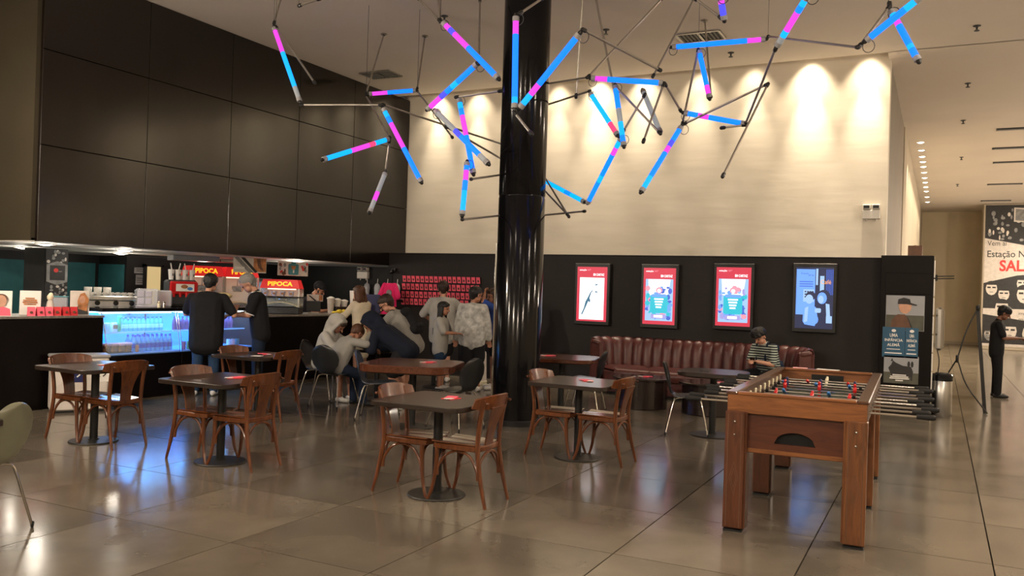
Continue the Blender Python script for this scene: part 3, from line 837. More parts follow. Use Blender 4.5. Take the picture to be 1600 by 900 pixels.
# ---- channelled leather sofa with curved ends
SOFA = thing('leather_sofa', 'long brown leather sofa with fluted back and curved ends', 'sofa', (-3.40, 13.24, 0))
path = []
for k in range(0, 9): a = math.radians(172 - 82 * k / 8); path.append(V(-1.06 + .56 * math.cos(a), -.17 + .52 * math.sin(a), 0))
for k in range(1, 12): path.append(V(-1.06 + 2.12 * k / 12, .35, 0))
for k in range(0, 9): a = math.radians(90 - 82 * k / 8); path.append(V(1.06 + .56 * math.cos(a), -.17 + .52 * math.sin(a), 0))
L_ = [0]
for p, q in zip(path, path[1:]): L_.append(L_[-1] + (q - p).length)
def on_path(s):
    s = max(0, min(L_[-1] - 1e-4, s))
    for i in range(len(path) - 1):
        if s <= L_[i + 1]:
            k = (s - L_[i]) / (L_[i + 1] - L_[i]); t = (path[i + 1] - path[i]).normalized()
            return path[i].lerp(path[i + 1], k), V(t.y, -t.x, 0)
NCH = 22; cw = L_[-1] / NCH
pr = arc([(.0, .38), (.015, .5), (.0, .64), (-.035, .78), (-.075, .855), (-.125, .872), (-.165, .84), (-.17, .76)], 3) if False else None
PROF = [(.045, .36), (.05, .44), (.042, .54), (.028, .64), (.008, .74), (-.022, .82), (-.062, .868), (-.105, .878), (-.145, .855), (-.16, .80)]
for k in range(NCH):
    def fn(u, v, k=k):
        q = v * (len(PROF) - 1); i = min(int(q), len(PROF) - 2); d = PROF[i][0] + (PROF[i + 1][0] - PROF[i][0]) * (q - i); z = PROF[i][1] + (PROF[i + 1][1] - PROF[i][1]) * (q - i)
        p, n = on_path((k + u) * cw)
        b = .04 * (1 - abs(2 * u - 1) ** 2.6)
        up_ = max(0, (v - .55) / .45)
        return p + n * (d + b * (1 - up_)) + V(0, 0, z + b * up_ * (1 if v < .95 else .3))
    a = MB(); a.sheet(fn, 8, 18, .012); obj('back_channel', a, 'leather', SOFA, smooth=70)
a = MB()
a.sheet(lambda u, v: (lambda pn: pn[0] - pn[1] * .15 + V(0, 0, .10 + .70 * v))(on_path(u * L_[-1])), 40, 2, .03); obj('back_shell', a, 'leather', SOFA)
# seat cushions follow the curve
NS = 4
for k in range(NS):
    def fn(u, v, k=k):
        s = (.02 + .96 * (k + u) / NS) * L_[-1]
        p, n = on_path(s); p2, n2 = on_path(L_[-1] * (.14 + .72 * (k + u) / NS))
        near = p + n * .03
        front = V(max(-1.45, min(1.45, p2.x * .93)), -.43 + .10 * (abs(p2.x) / 1.5) ** 4, 0)
        e = 1 - abs(2 * u - 1) ** 8
        if v < .8:
            w = v / .8; q = near.lerp(front, w); return q + V(0, 0, .395 + .055 * e * math.sin(PI * min(1, .15 + w * .8)) + .0)
        w = (v - .8) / .2; return front + V(0, -.03 * math.sin(PI * w), .395 + .02 * (1 - w) - .12 * w)
    a = MB(); a.sheet(fn, 14, 20, .02); obj('seat_cushion', a, 'leather', SOFA, smooth=70)
for e in (0, 1):
    p, n = on_path(L_[-1] * e); tdir = V(-n.y, n.x, 0) * (1 if e else -1)
    q = [p + n * .10, p - n * .165]
    a = MB(); c = (q[0] + q[1]) / 2; a.T = Matrix.Translation(c) @ Matrix.Rotation(math.atan2(n.y, n.x), 4, 'Z'); a.box((.0, 0, .45), (.22, .06, .78), .028); a.caps((-.06, 0, .82), (.04, 0, .80), .045); obj('arm_end', a, 'leather', SOFA)
o = [(-1.40, -.33), (-1.3, -.38), (1.3, -.38), (1.40, -.33), (1.52, -.1), (1.42, .2), (1.15, .38), (-1.15, .38), (-1.42, .2), (-1.52, -.1)]
a = MB(); a.prism(o, .05, .37); obj('seat_base', a, 'leather', SOFA)
a = MB(); a.prism([(x * .95, y * .92) for x, y in o], 0, .05); obj('plinth', a, 'black_wall', SOFA)

# ---- table football
FB = thing('football_table', 'wooden table football game with steel rods and six legs', 'game table', (-.885, 7.22, 0), 1.5)
FW, FL = .92, 2.50            # width in x, length in y
a = MB(); a.box((0, -FL / 2 + .03, .885), (FW - .02, .05, .13), .004); obj('end_board', a, 'game_wood_flat', FB)
a = MB(); a.box((0, FL / 2 - .03, .895), (FW - .02, .05, .13), .004); obj('end_board', a, 'game_wood_flat', FB)
for s in (-1, 1):
    a = MB(); a.box((s * (FW / 2 - .03), 0, .885), (.045, FL - .06, .15), .004); obj('side_board', a, 'game_rail', FB)
    a = MB(); a.box((s * (FW / 2 - .035), 0, .955), (.075, FL, .022), .006); obj('top_rail', a, 'game_rail', FB)
    a = MB(); a.box((s * (FW / 2 - .06), 0, .70), (.03, FL - .12, .26), .004); obj('skirt', a, 'game_red', FB)
    a = MB(); a.box((0, s * (FL / 2 - .035), .955), (FW - .152, .07, .021), .005); obj('top_rail', a, 'game_wood_flat', FB)
def panel_with_mouth(y):
    a = MB(); n = 14; hw = FW / 2 - .05; z0, z1 = .575, .835; r = .135; zc = .625
    top = [(-hw, z0), (-hw, z1), (hw, z1), (hw, z0), (r, z0), (r, zc)] + [(r * math.cos(PI * k / n), zc + .085 * math.sin(PI * k / n)) for k in range(1, n)] + [(-r, zc), (-r, z0)]
    # strips, so that no face is concave
    for x0, x1 in ((-hw, -r), (r, hw)): a.box(((x0 + x1) / 2, y, (z0 + z1) / 2), (x1 - x0, .025, z1 - z0))
    a.box((0, y, (z0 + zc) / 2), (2 * r, .025, zc - z0))
    for k in range(n):
        xa = -r + 2 * r * k / n; xb = xa + 2 * r / n; f = lambda x: zc + .085 * math.sqrt(max(0, 1 - (x / r) ** 2))
        vs = [(xa, y - .0125, f(xa)), (xb, y - .0125, f(xb)), (xb, y - .0125, z1), (xa, y - .0125, z1), (xa, y + .0125, f(xa)), (xb, y + .0125, f(xb)), (xb, y + .0125, z1), (xa, y + .0125, z1)]
        a.add(vs, [(0, 1, 2, 3), (7, 6, 5, 4), (0, 4, 5, 1), (3, 2, 6, 7)])
    return a
obj('front_panel', panel_with_mouth(-FL / 2 + .055), 'game_red', FB, smooth=0)
a = MB(); a.box((0, -FL / 2 + .12, .66), (.30, .08, .16)); obj('ball_return', a, 'black_wall', FB, smooth=0)
a = MB(); a.box((0, FL / 2 - .055, .70), (FW - .1, .025, .26)); obj('rear_panel', a, 'game_red', FB, smooth=0)
a = MB(); a.box((0, -FL / 2 + .05, .565), (FW - .06, .04, .03), .004); obj('bottom_rail', a, 'game_wood_flat', FB)
a = MB(); a.box((0, 0, .79), (FW - .1, FL - .1, .015)); obj('pitch', a, 'field_green', FB, smooth=0)
a = MB(); a.box((0, FL / 2 - .066, .875), (.28, .025, .09)); obj('goal_mouth', a, 'black_wall', FB, smooth=0)
for k, (sx, y) in enumerate([(-1, -1.29), (1, -1.19), (-1, 0), (1, 0), (-1, 1.24), (1, 1.24)]):
    x = sx * .39; yy = (-FL / 2 + .03) if k < 2 else y
    a = MB(); a.box((0, 0, .415), (.135, .10, .81), .006); a.box((.07 * sx * -1, .035, .415), (.02, .13, .81), .004)
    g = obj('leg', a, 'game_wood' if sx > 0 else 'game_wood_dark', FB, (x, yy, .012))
    a = MB(); a.box((0, 0, .006), (.125, .09, .012)); obj('foot', a, 'rubber', g, (0, 0, -.012), smooth=0)
    if k < 2:
        for dx in (-.045, .045):
            a = MB(); a.box((dx, -.0505, .41), (.006, .004, .78)); obj('groove', a, 'brown_print', g, smooth=0)
        for z in (.66, .75):
            a = MB(); a.caps((0, -.05, z), (0, -.055, z), .010, n=8); obj('bolt', a, 'chrome', g)
        a = MB()
        for sc in (1, .62): # burnt lozenge mark
            w, h = .030 * sc, .11 * sc
            for p, q in (((-w, .36), (0, .36 + h)), ((0, .36 + h), (w, .36)), ((w, .36), (0, .36 - h)), ((0, .36 - h), (-w, .36))):
                a.tube([(p[0], -.0502, p[1]), (q[0], -.0502, q[1])], .0022, 4)
        obj('burnt_mark', a, 'brown_print', g)
NR = 10; rr = random.Random(5)
gm = MB(); gm.tube([(0, 0, 0), (.10, 0, 0)], [.015, .019], 10); gm.tube([(.10, 0, 0), (.115, 0, 0)], [.019, .013], 10)
GRIP = mesh_of('grip', gm, 'rubber')
stp = MB(); stp.tube([(-.012, 0, 0), (.012, 0, 0)], .015, 10); STOP = mesh_of('stop_ring', stp, 'rubber')
bm_ = MB(); bm_.box((0, 0, 0), (.012, .045, .075), .004); BUSH = mesh_of('bushing', bm_, 'cream_plastic')
def player_mesh(m):
    a = MB(); a.box((0, 0, .03), (.028, .018, .05), .006); a.caps((0, 0, .066), (0, 0, .07), .012, n=8)
    a.box((0, .004, -.03), (.024, .014, .07), .005); a.box((0, .008, -.068), (.026, .026, .018), .004); return mesh_of('player', a, m, 50)
PMESH = {m: player_mesh(m) for m in ('red_plastic', 'blue_plastic', 'navy_plastic', 'cream_plastic')}
rows = [('blue_plastic', 1), ('red_plastic', 3), ('blue_plastic', 3), ('red_plastic', 3), ('blue_plastic', 2), ('red_plastic', 3), ('navy_plastic', 3), ('blue_plastic', 3), ('red_plastic', 2), ('cream_plastic', 1)]
for k in range(NR):
    y = -FL / 2 + .20 + (FL - .40) * k / (NR - 1); right = k % 2 == 0
    sh = rr.uniform(-.05, .05); e1 = .30 if not right else .34
    x0, x1 = -FW / 2 - .30 + sh, FW / 2 + .34 + sh
    a = MB(); a.tube([(x0, 0, 0), (x1, 0, 0)], .0085, 8); r = obj('rod', a, 'chrome', FB, (0, y, .872), (rr.choice([0, 0, .3, 1.2, -1.1, 1.5]), 0, 0))
    link('grip', GRIP, r, (x1 - .07, 0, 0)); link('grip', GRIP, r, (x0 + .07, 0, 0), (0, 0, PI))
    m, n = rows[k]
    for j in range(n):
        px = (j - (n - 1) / 2) * (.27 if n == 3 else .34) + sh
        link('player', PMESH[m], r, (px, 0, 0))
    for s in (-1, 1): link('bushing', BUSH, FB, (s * (FW / 2 - .055), y, .872))
    for s in (-1, 1): link('stop_ring', STOP, r, (s * (.40 - abs(sh)) * .93 + sh * .5, 0, 0))
tag(obj('leaflet', MB().box((0, 0, .002), (.13, .09, .003), rot=(0, 0, .1)), 'pale_pink', None, (-1.17, 8.46, .966), smooth=0), 'pink leaflet lying on the far rail of the football table', 'leaflet', 'leaflets on the football table')
tag(obj('leaflet', MB().box((0, 0, .002), (.20, .08, .003), rot=(0, 0, -.1)), 'paper_white', None, (-.92, 8.46, .966), smooth=0), 'white leaflet lying on the far rail of the football table', 'leaflet', 'leaflets on the football table')

# ================================================================ KIOSK, BIN, BANNERS ON THE RIGHT
K = thing('display_kiosk', 'tall black display case with film posters beside the corridor', 'display case', (-.435, 13.78, 0))
a = MB(); a.box((0, 0, 1.155), (.70, .44, 2.31), .006); obj('cabinet', a, 'black_counter', K)
a = MB()
for k in range(7): a.box((.358, -.12 + .0 * k, .5 + .27 * k), (.02, .10, .25), .004)
obj('side_strip', a, 'white_paint', K)
a = MB(); a.box((.02, -.225, 1.9), (.6, .012, .30), .004); obj('dark_glass', a, 'black_counter', K)
def poster(name, label, loc, rz, w, h, cat='poster', base='paper_white', group=None, th=.006):
    t = thing(name, label, cat, loc, rz, group)
    a = MB(); a.rect(-w / 2, -h / 2, w / 2, h / 2, -th, th); obj('sheet', a, base, t, smooth=0)
    return t
t = poster('film_poster', 'photo poster of a boy in a dark hat, topmost on the black kiosk', (-.445, 13.555, 1.47), 0, .51, .51, base='sky_print', group='film posters on the kiosk')
a = MB(); P_ = ['field_print', 'brown_print', 'dark_print', 'skin_print']
a.m = 0; a.rect(-.25, -.25, .25, -.03, -.0075)
a.m = 1; a.plate([(-.20, -.25), (-.17, -.10), (-.10, -.02), (.0, -.02), (.06, -.10), (.09, -.25)], -.009)
a.m = 3; a.oval(.0, .10, .085, .11, -.010); a.m = 2; a.plate([(-.10, .13), (-.09, .20), (-.02, .225), (.06, .205), (.075, .15), (.16, .125), (.15, .11), (.02, .13)], -.011)
a.m = 2; a.plate([(.02, -.03), (.05, -.08), (.12, -.25), (.10, -.25)], -.0105)
obj('picture', a, P_, t, smooth=0)
for x, w, tx in ((-.585, .30, .85), (-.345, .17, .8)):
    t = poster('title_panel', 'wider blue title panel on the left of the black kiosk' if w > .2 else 'narrow blue title panel on the right of the black kiosk', (x, 13.55, 1.04), 0, w, .44, base='blue_print', group='blue title panels on the kiosk')
    for q, (s, z) in enumerate((('UMA', .10), ('INFÂNCIA', .03), ('ALEMÃ', -.04))):
        text(s, w * (.36, .8, .56)[q], 'paper_white', t, (0, -.008, z), height=.05, bold=.02)
    a = MB(); a.rect(-w * .3, -.105, w * .3, -.095, -.008, .001); a.rect(-w * .38, -.165, w * .38, -.150, -.008, .001); a.oval(0, .17, .03, .022, -.008, .001); obj('small_print', a, 'paper_white', t, smooth=0)
t = poster('film_poster', 'grey photo poster of a horse and cart, lowest on the black kiosk', (-.475, 13.55, .645), 0, .46, .40, base='sky_print', group='film posters on the kiosk')
a = MB(); a.m = 0; a.rect(-.23, -.2, .23, -.04, -.0075)
a.m = 1; a.plate([(-.17, .02), (-.13, .07), (-.11, .13), (-.07, .10), (.02, .06), (.13, .05), (.16, -.02), (.15, -.10), (-.12, -.10)], -.009); a.plate([(-.14, .12), (-.12, .165), (-.105, .12)], -.0095)
for x in (-.10, -.02, .09, .13): a.rect(x, -.15, x + .02, -.05, -.0092)
for x in (.10, .145): a.oval(x, .085, .018, .045, -.0092)
obj('picture', a, ['field_print', 'dark_print'], t, smooth=0)
a = MB()
for w, z in ((.18, -.085), (.24, -.11), (.26, -.135), (.10, -.165)): a.rect(-.02 - w / 2, z, -.02 + w / 2, z + .016, -.0105, .001)
obj('small_print', a, 'paper_white', t, smooth=0)
t = tag(obj('cardboard_box', MB().box((0, 0, .075), (.19, .2, .15), .004), 'brown_print', None, (-.34, 13.75, 2.31)), 'small brown box on top of the black kiosk', 'box')
a = MB(); a.box((0, 0, .152), (.03, .2, .004)); obj('tape', a, 'food_brown', t, smooth=0)
t = thing('poster_rail', 'thin black double rail sticking out beside the kiosk', 'rail', (-.06, 13.84, 2.0))
a = MB(); a.tube([(0, 0, .02), (.24, 0, .03)], .008); a.tube([(0, 0, -.015), (.24, 0, -.005)], .008); obj('rod', a, 'black_metal', t)
a = MB(); a.box((0, 0, 0), (.05, .05, .09), .006); obj('bracket', a, 'black_metal', t)
t = thing('wall_dispenser', 'grey metal box with rounded edges on the side of the kiosk', 'dispenser', (-.015, 13.75, 1.26))
a = MB(); a.box((.02, 0, 0), (.10, .24, .62), .03); obj('body', a, 'steel', t)
a = MB(); a.box((.075, 0, 0), (.02, .16, .54), .01); obj('door', a, 'steel', t)
a = MB(); a.tube(arc([(.0, -.05, -.3), (.03, -.08, -.45), (.02, -.05, -.62), (.0, -.02, -.8)]), .008); obj('cable', a, 'black_metal', t)
t = thing('litter_bin', 'round brushed steel litter bin with black rim by the kiosk', 'bin', (.065, 13.72, 0))
a = MB(); a.lathe([(.128, 0), (.132, .01), (.132, .52), (.126, .53)], 32); obj('body', a, 'steel', t)
a = MB(); a.lathe([(.137, .515), (.14, .53), (.14, .60), (.128, .615), (.105, .615), (.10, .56)], 32); obj('rim', a, 'gloss_black', t)
a = MB(); a.lathe([(.0, .63), (.09, .63), (.095, .62), (.095, .60)], 24); obj('lid', a, 'black_metal', t)
# banner stand seen from behind
t = thing('banner_stand', 'black x-frame banner stand seen edge-on near the corridor', 'stand', (.6, 14.5, 0))
a = MB(); a.box((-.02, .06, .80), (.05, .02, 1.62), rot=(0, -.085, 0)); obj('banner_edge', a, 'black_metal', t)
for p in ([(-.08, .0, 1.58), (-.22, -.02, 1.25), (-.34, -.04, .80)], [(-.34, -.04, .80), (-.20, -.06, .40), (.08, -.08, .012)], [(-.34, -.04, .80), (-.48, .06, .52)]):
    a = MB(); a.tube(arc(p), .010, 6); obj('strut', a, 'black_metal', t)
a = MB(); a.caps((-.34, -.04, .76), (-.34, -.04, .84), .022); obj('hub', a, 'black_metal', t)
a = MB(); a.caps((-.08, 0, 1.56), (-.08, 0, 1.60), .025); obj('clip', a, 'black_metal', t)

# cinema banner at the corridor's end
B = thing('wall_banner', 'huge printed cinema banner with a masked crowd at the corridor end', 'banner', (3.3, 36.0, 0))
a = MB(); a.box((0, .6, 2.69), (3.84, 1.2, 5.38), .01); obj('frame', a, 'wall_paint', B)
a = MB(); a.rect(-1.86, .12, 1.86, 5.34, -.012, .01); obj('sheet', a, 'pale_print', B, smooth=0)
a = MB(); rr = random.Random(11); BP = ['dark_print', 'pale_print', 'grey_print']
a.m = 0; a.plate([(-1.86, 4.12), (-1.86, 5.34), (1.86, 5.34), (1.86, 3.35)], -.016, .003)
def spect(x, z, s, d):
    a.m = 1 if rr.random() < .7 else 2; a.oval(x, z, .30 * s, .40 * s, d, .001, 12)
    a.m = 0; a.oval(x, z + .22 * s, .31 * s, .24 * s, d - .0007, .001, 10, 0, PI)
    a.m = 1; a.rect(x - .27 * s, z - .0 * s, x + .27 * s, z + .13 * s, d - .0014, .001)
    a.m = 0; a.rect(x - .22 * s, z + .02 * s, x - .04 * s, z + .11 * s, d - .002, .001); a.rect(x + .04 * s, z + .02 * s, x + .22 * s, z + .11 * s, d - .002, .001)
    a.rect(x - .09 * s, z - .22 * s, x + .09 * s, z - .19 * s, d - .002, .001)
for k in range(130):
    z = rr.uniform(4.15, 5.25); a.m = rr.choice([1, 2, 2]); a.oval(rr.uniform(-1.75, 1.75), z - .1, rr.uniform(.025, .075), rr.uniform(.04, .10), -.019 - .000015 * k, .001, 8)
a.m = 1; a.plate([(-.95, 4.72), (-.25, 4.68), (-.25, 5.2), (-.95, 5.24)], -.0215, .001); a.m = 2; a.plate([(-.90, 4.77), (-.30, 4.73), (-.30, 5.15), (-.90, 5.19)], -.0225, .001)
a.m = 0; a.plate([(-1.86, .22), (-1.86, 2.45), (-.8, 2.75), (1.86, 3.0), (1.86, .22)], -.016, .003)
for k, (x, z, s) in enumerate([(-1.6, 2.25, .62), (-1.2, 2.05, .6), (-.62, 2.45, .6), (-.55, 2.05, .8), (-1.25, 1.55, .72), (-.35, 1.72, .7), (.25, 2.2, .75), (.9, 2.1, .8), (1.5, 2.2, .8), (.3, 1.5, .7)]): spect(x, z, s, -.020 - .0004 * k)
a.m = 1; a.plate([(-1.86, 1.30), (-1.86, 1.52), (1.86, 1.50), (1.86, .75)], -.027, .001)
for k, (x, z, s) in enumerate([(-1.62, .55, .6), (-.98, .70, .75), (-.30, .62, .95), (.6, .6, .95), (1.4, .55, .9)]): spect(x, z, s, -.020 - .0004 * k)
obj('picture', a, BP, B, smooth=0)
text('Vem aí', .62, 'dark_ink', B, (-1.46, -.018, 3.92), height=.18)
text('Estação NET', 1.55, 'dark_ink', B, (-1.0, -.018, 3.52), height=.30, bold=.01)
text('SALA', 1.10, 'red_ink', B, (-.83, -.018, 3.08), height=.42, bold=.03)
text('mais uma', .82, 'dark_ink', B, (-.30, -.029, 1.36), height=.12); text('mais nova', .82, 'dark_ink', B, (-.30, -.029, 1.14), height=.12)

# ================================================================ CAFE
# left counter block
t = thing('cafe_counter', 'black counter block at the far left holding the red tent cards', 'counter', (-10.05, 6.2, 0))
a = MB(); a.box((0, 0, .55), (.80, 2.4, 1.10), .006); obj('body', a, 'black_counter', t)
a = MB(); a.box((0, 0, 1.115), (.82, 2.42, .03), .005); obj('worktop', a, 'counter_stone', t)
t = thing('cafe_counter', 'long black counter running to the corner behind the crowd', 'counter', (-9.95, 11.93, 0))
a = MB(); a.box((0, 0, .535), (.80, 3.64, 1.07), .006); obj('body', a, 'black_counter', t)
a = MB(); a.box((0, 0, 1.085), (.84, 3.64, .03), .005); obj('worktop', a, 'counter_stone', t)
t = thing('back_counter', 'black back counter under the popcorn machines', 'counter', (-11.55, 9.95, 0))
a = MB(); a.box((0, 0, .50), (.70, 3.9, 1.0), .006); obj('body', a, 'black_counter', t)
a = MB(); a.box((0, 0, 1.015), (.74, 3.92, .03), .005); obj('worktop', a, 'dark_grey', t)

t = thing('service_ledge', 'low dark service ledge behind the display cases carrying the espresso machine', 'counter', (-10.72, 8.75, 0))
a = MB(); a.box((0, 0, .50), (.60, 2.7, 1.0), .006); obj('body', a, 'black_counter', t)
a = MB(); a.box((0, 0, 1.015), (.62, 2.72, .03), .005); obj('worktop', a, 'dark_grey', t)
# lit display cases
def display_case(y0, y1, label):
    yc = (y0 + y1) / 2; L = y1 - y0
    t = thing('display_case', label, 'display case', (-10.0, yc, 0), 0, 'lit display cases')
    a = MB(); a.box((0, 0, .30), (.80, L, .60), .006); obj('base', a, 'black_counter', t)
    a = MB(); a.box((-.02, 0, 1.195), (.62, L, .05), .006); obj('top_slab', a, 'gloss_black', t)
    a = MB(); a.box((-.36, 0, .89), (.02, L - .02, .56)); obj('back_panel', a, 'case_panel', t, smooth=0)
    a = MB(); a.box((0, 0, .612), (.74, L - .02, .02)); obj('deck', a, 'case_panel', t, smooth=0)
    a = MB(); a.box((-.06, 0, .885), (.46, L - .04, .010)); obj('glass_shelf', a, 'glass', t, smooth=0)
    a = MB(); a.box((.185, 0, .885), (.012, L - .04, .018)); obj('shelf_edge', a, 'bottle_label', t, smooth=0)
    pts = arc([(.26, 0, 1.165), (.30, 0, 1.08), (.345, 0, .90), (.385, 0, .70), (.39, 0, .605)], 3)
    a = MB(); a.sheet(lambda u, v: pts[min(int(v * (len(pts) - 1) + 1e-6), len(pts) - 1)] + V(0, (u - .5) * (L - .02), 0), 2, len(pts) - 1, .006); obj('front_glass', a, 'glass', t, smooth=60)
    for s in (-1, 1):
        a = MB(); a.tube([p + V(0, s * (L / 2 - .008), 0) for p in pts], .006, 6); obj('glass_edge', a, 'chrome', t)
    a = MB(); a.box((.20, 0, 1.155), (.05, L - .06, .022), .006); obj('light_strip', a, 'case_strip', t, smooth=0)
    a = MB(); a.box((-.33, 0, 1.15), (.03, L - .06, .03), .006); obj('light_strip', a, 'case_strip', t, smooth=0)
    lamp('AREA', 'case_lamp', (-9.93, yc, 1.145), 26 * L, (.07, .38, 1), (0, 0, 0), shape='RECTANGLE', size=.4, size_y=L * .9)
    return t
display_case(7.42, 8.62, 'left lit display case of bottles, glowing blue')
display_case(8.64, 10.08, 'right lit display case behind the two men, glowing blue')
# bottles, cups and cans inside
def bottle_set(h, r, mb_, mc, ml):
    t = thing('bottle', 'x', 'bottle', (0, 0, -5))
    a = MB(); a.lathe([(0, 0), (r, .004), (r, h * .62), (r * .45, h * .82), (r * .42, h * .90), (0, h * .90)], 10); obj('body', a, mb_, t)
    a = MB(); a.lathe([(r * 1.03, h * .22), (r * 1.03, h * .5)], 10); obj('label_band', a, ml, t)
    a = MB(); a.lathe([(r * .48, h * .88), (r * .48, h), (0, h)], 8); obj('cap', a, mc, t)
    return t
b1 = bottle_set(.20, .030, 'bottle_blue', 'bottle_cap', 'bottle_label')
first = [True]
def place(src, label, x, y, z, group):
    if src.get('used'): return dup(src, label, (x, y, z), 0, group)
    src['used'] = 1; src.location = (x, y, z); src['label'] = label; src['group'] = group; return src
for k in range(10):
    place(b1, ORD[k] + ' small water bottle from the left on the upper shelf of the left display case', -9.90, 7.86 + .073 * k, .892, 'water bottles on the upper shelf')
b2 = bottle_set(.23, .033, 'bottle_blue', 'bottle_cap', 'bottle_cap')
for k in range(9):
    place(b2, ORD[k] + ' blue-capped bottle from the left, front row on the bottom deck of the display case', -9.74, 7.96 + .073 * k, .622, 'water bottles on the bottom deck')
for k in range(8):
    place(b2, ORD[k] + ' blue-capped bottle from the left, back row on the bottom deck of the display case', -9.88, 7.96 + .08 * k, .622, 'water bottles in the deck\'s back row')
b3 = bottle_set(.20, .032, 'purple_can', 'bottle_cap', 'purple_can')
for k in range(7):
    place(b3, ORD[k] + ' dark juice bottle from the left between the two men in the display case', -9.88, 9.38 + .075 * k, .892, 'juice bottles in the right case')
for k in range(4):
    place(b3, ORD[k] + ' dark juice bottle from the left, beside the man in the black shirt', -9.88, 8.74 + .075 * k, .892, 'juice bottles left of the men')
def can(label, x, y, z, m, group):
    t = thing('can', label, 'can', (x, y, z), 0, group)
    a = MB(); a.lathe([(.026, 0), (.032, .008), (.032, .105), (.026, .117), (0, .115)], 12); obj('body', a, m, t)
    a = MB(); a.lathe([(.0, .116), (.025, .1175)], 12); obj('lid', a, 'foil', t)
for k, (m, l) in enumerate((('purple_can', 'purple can'), ('green_wrap', 'green can'), ('paper_red', 'red can'))):
    can(l + ' in the display case beside the man in the black shirt', -9.70, 8.76 + .09 * k, .622, m, 'cans in the right case')
for k, (m, l) in enumerate((('bottle_label', 'pale can'), ('pale_pink', 'pink can'), ('teal_print', 'teal can'))):
    can(l + ' in the display case between the two men', -9.70, 9.62 + .09 * k, .622, m, 'cans in the right case')
# packs and trays
def pack(label, x, y, z, d, m, cat='snack pack', name='snack_pack', group=None, m2=None):
    t = thing(name, label, cat, (x, y, z), 0, group)
    a = MB(); a.box((0, 0, d[2] / 2), d, .012); obj('body', a, m, t)
    if m2: a = MB(); a.box((.002, 0, d[2] * .55), (d[0] + .002, d[1] * .8, d[2] * .4)); obj('label_band', a, m2, t, smooth=0)
for k in range(3): pack(['green-capped', 'brown', 'white-and-brown'][k] + ' snack pack at the left end of the display shelf', -9.86, 7.50 + .11 * k, .892, (.06, .08, .13), ['food_brown', 'bottle_label', 'paper_white'][k], group='snack packs on the display shelf', m2=['pale_pink', None, 'food_brown'][k])
pack('tall green carton on the upper display shelf', -9.86, 7.80, .892, (.05, .045, .22), 'green_wrap', 'carton', 'carton')
for k in range(4):
    t = thing('sandwich_tray', ORD[k] + ' pink-banded wrapped sandwich from the left in the lower left of the display case', 'sandwich', (-9.75, 7.51 + .11 * k, .622), 0, 'wrapped sandwiches')
    a = MB(); a.box((0, 0, .05), (.12, .10, .09), .02); obj('bread', a, 'food_brown', t)
    a = MB(); a.box((0, 0, .115), (.125, .102, .04), .012); obj('band', a, 'pale_pink', t)
    a = MB(); a.box((0, 0, .006), (.13, .106, .012)); obj('tray', a, 'dark_grey', t, smooth=0)
pack('small yellow paper pot beside the bottles in the display case', -9.70, 7.965, .622, (.05, .04, .10), 'orange_photo', 'pot', 'paper_pot')

# countertop things, far left
def stand_card(label, loc, rz, w, h, base, group=None):
    t = thing('card_stand', label, 'card stand', loc, rz, group)
    a = MB(); a.box((0, .0, h / 2), (w, .012, h), .003, rot=(-.12, 0, 0)); obj('card', a, base, t)
    a = MB(); a.box((0, .04, .006), (w * .9, .10, .012)); obj('foot', a, 'clear_plastic', t, smooth=0)
    return t
t = stand_card('upright photo card of a smiling woman in pink, at the left edge', (-9.72, 6.06, 1.13), 55, .28, .30, 'paper_white')
a = MB(); a.m = 0; a.oval(.03, .18, .055, .07, -.026, .002); a.m = 1; a.oval(.03, .215, .065, .05, -.025, .002); a.m = 2; a.plate([(-.12, .01), (.13, .01), (.12, .09), (.05, .12), (-.06, .10)], -.024); a.T = None
obj('picture', a, ['skin_print', 'brown_print', 'paper_pink'], t, smooth=0)
t = stand_card('white framed menu card with orange lettering behind the red tent cards', (-9.95, 6.60, 1.13), 50, .23, .30, 'paper_white')
a = MB()
a.m = 0
for k, w in enumerate((.10, .15, .16, .13)): a.rect(-w / 2, .20 - .025 * k, w / 2, .215 - .025 * k, -.026 + .003 * k)
a.m = 1; a.oval(-.04, .06, .03, .035, -.012); a.oval(.04, .05, .035, .035, -.012)
obj('picture', a, ['orange_photo', 'lilac_plastic'], t, smooth=0)
t = thing('cone_display', 'cream paper cone display with a twisted top behind the red cards', 'display', (-9.92, 6.84, 1.13))
a = MB(); a.lathe([(.065, 0), (.035, .17), (.02, .19), (0, .195)], 14); obj('cone', a, 'pale_print', t)
a = MB(); a.ball((.0, .0, .22), (.035, .04, .045)); a.ball((-.02, .02, .25), (.02, .03, .03)); obj('topping', a, 'cream_plastic', t)
for k in range(6):
    t = thing('tent_card', ['first', 'second', 'third', 'fourth', 'fifth', 'sixth'][k] + ' red tent card from the left on the black counter', 'tent card', (-9.73 + .004 * k, 6.47 + .108 * k, 1.13), 60 + (k * 17) % 25, 'red tent cards')
    for s in (-1, 1):
        a = MB(); a.box((0, s * .02, .055), (.085, .004, .115), rot=(s * .33, 0, 0)); obj('leaf', a, 'paper_pink' if k < 3 else 'paper_red', t, smooth=0)
    a = MB(); a.oval(0, .045, .018, .016, -.045, .003); obj('print', a, 'brown_print', t, smooth=0)
t = thing('tip_box', 'pale blue clear box on the counter behind the red cards', 'box', (-10.15, 7.12, 1.13), 50)
a = MB(); a.box((0, 0, .11), (.20, .18, .22), .008); obj('box', a, 'clear_plastic', t)
a = MB(); a.box((0, 0, .225), (.21, .19, .012), .004); obj('lid', a, 'teal_print', t)
t = stand_card('photo card of a woman with long brown hair at the counter end', (-9.80, 7.16, 1.13), 60, .22, .31, 'pale_print')
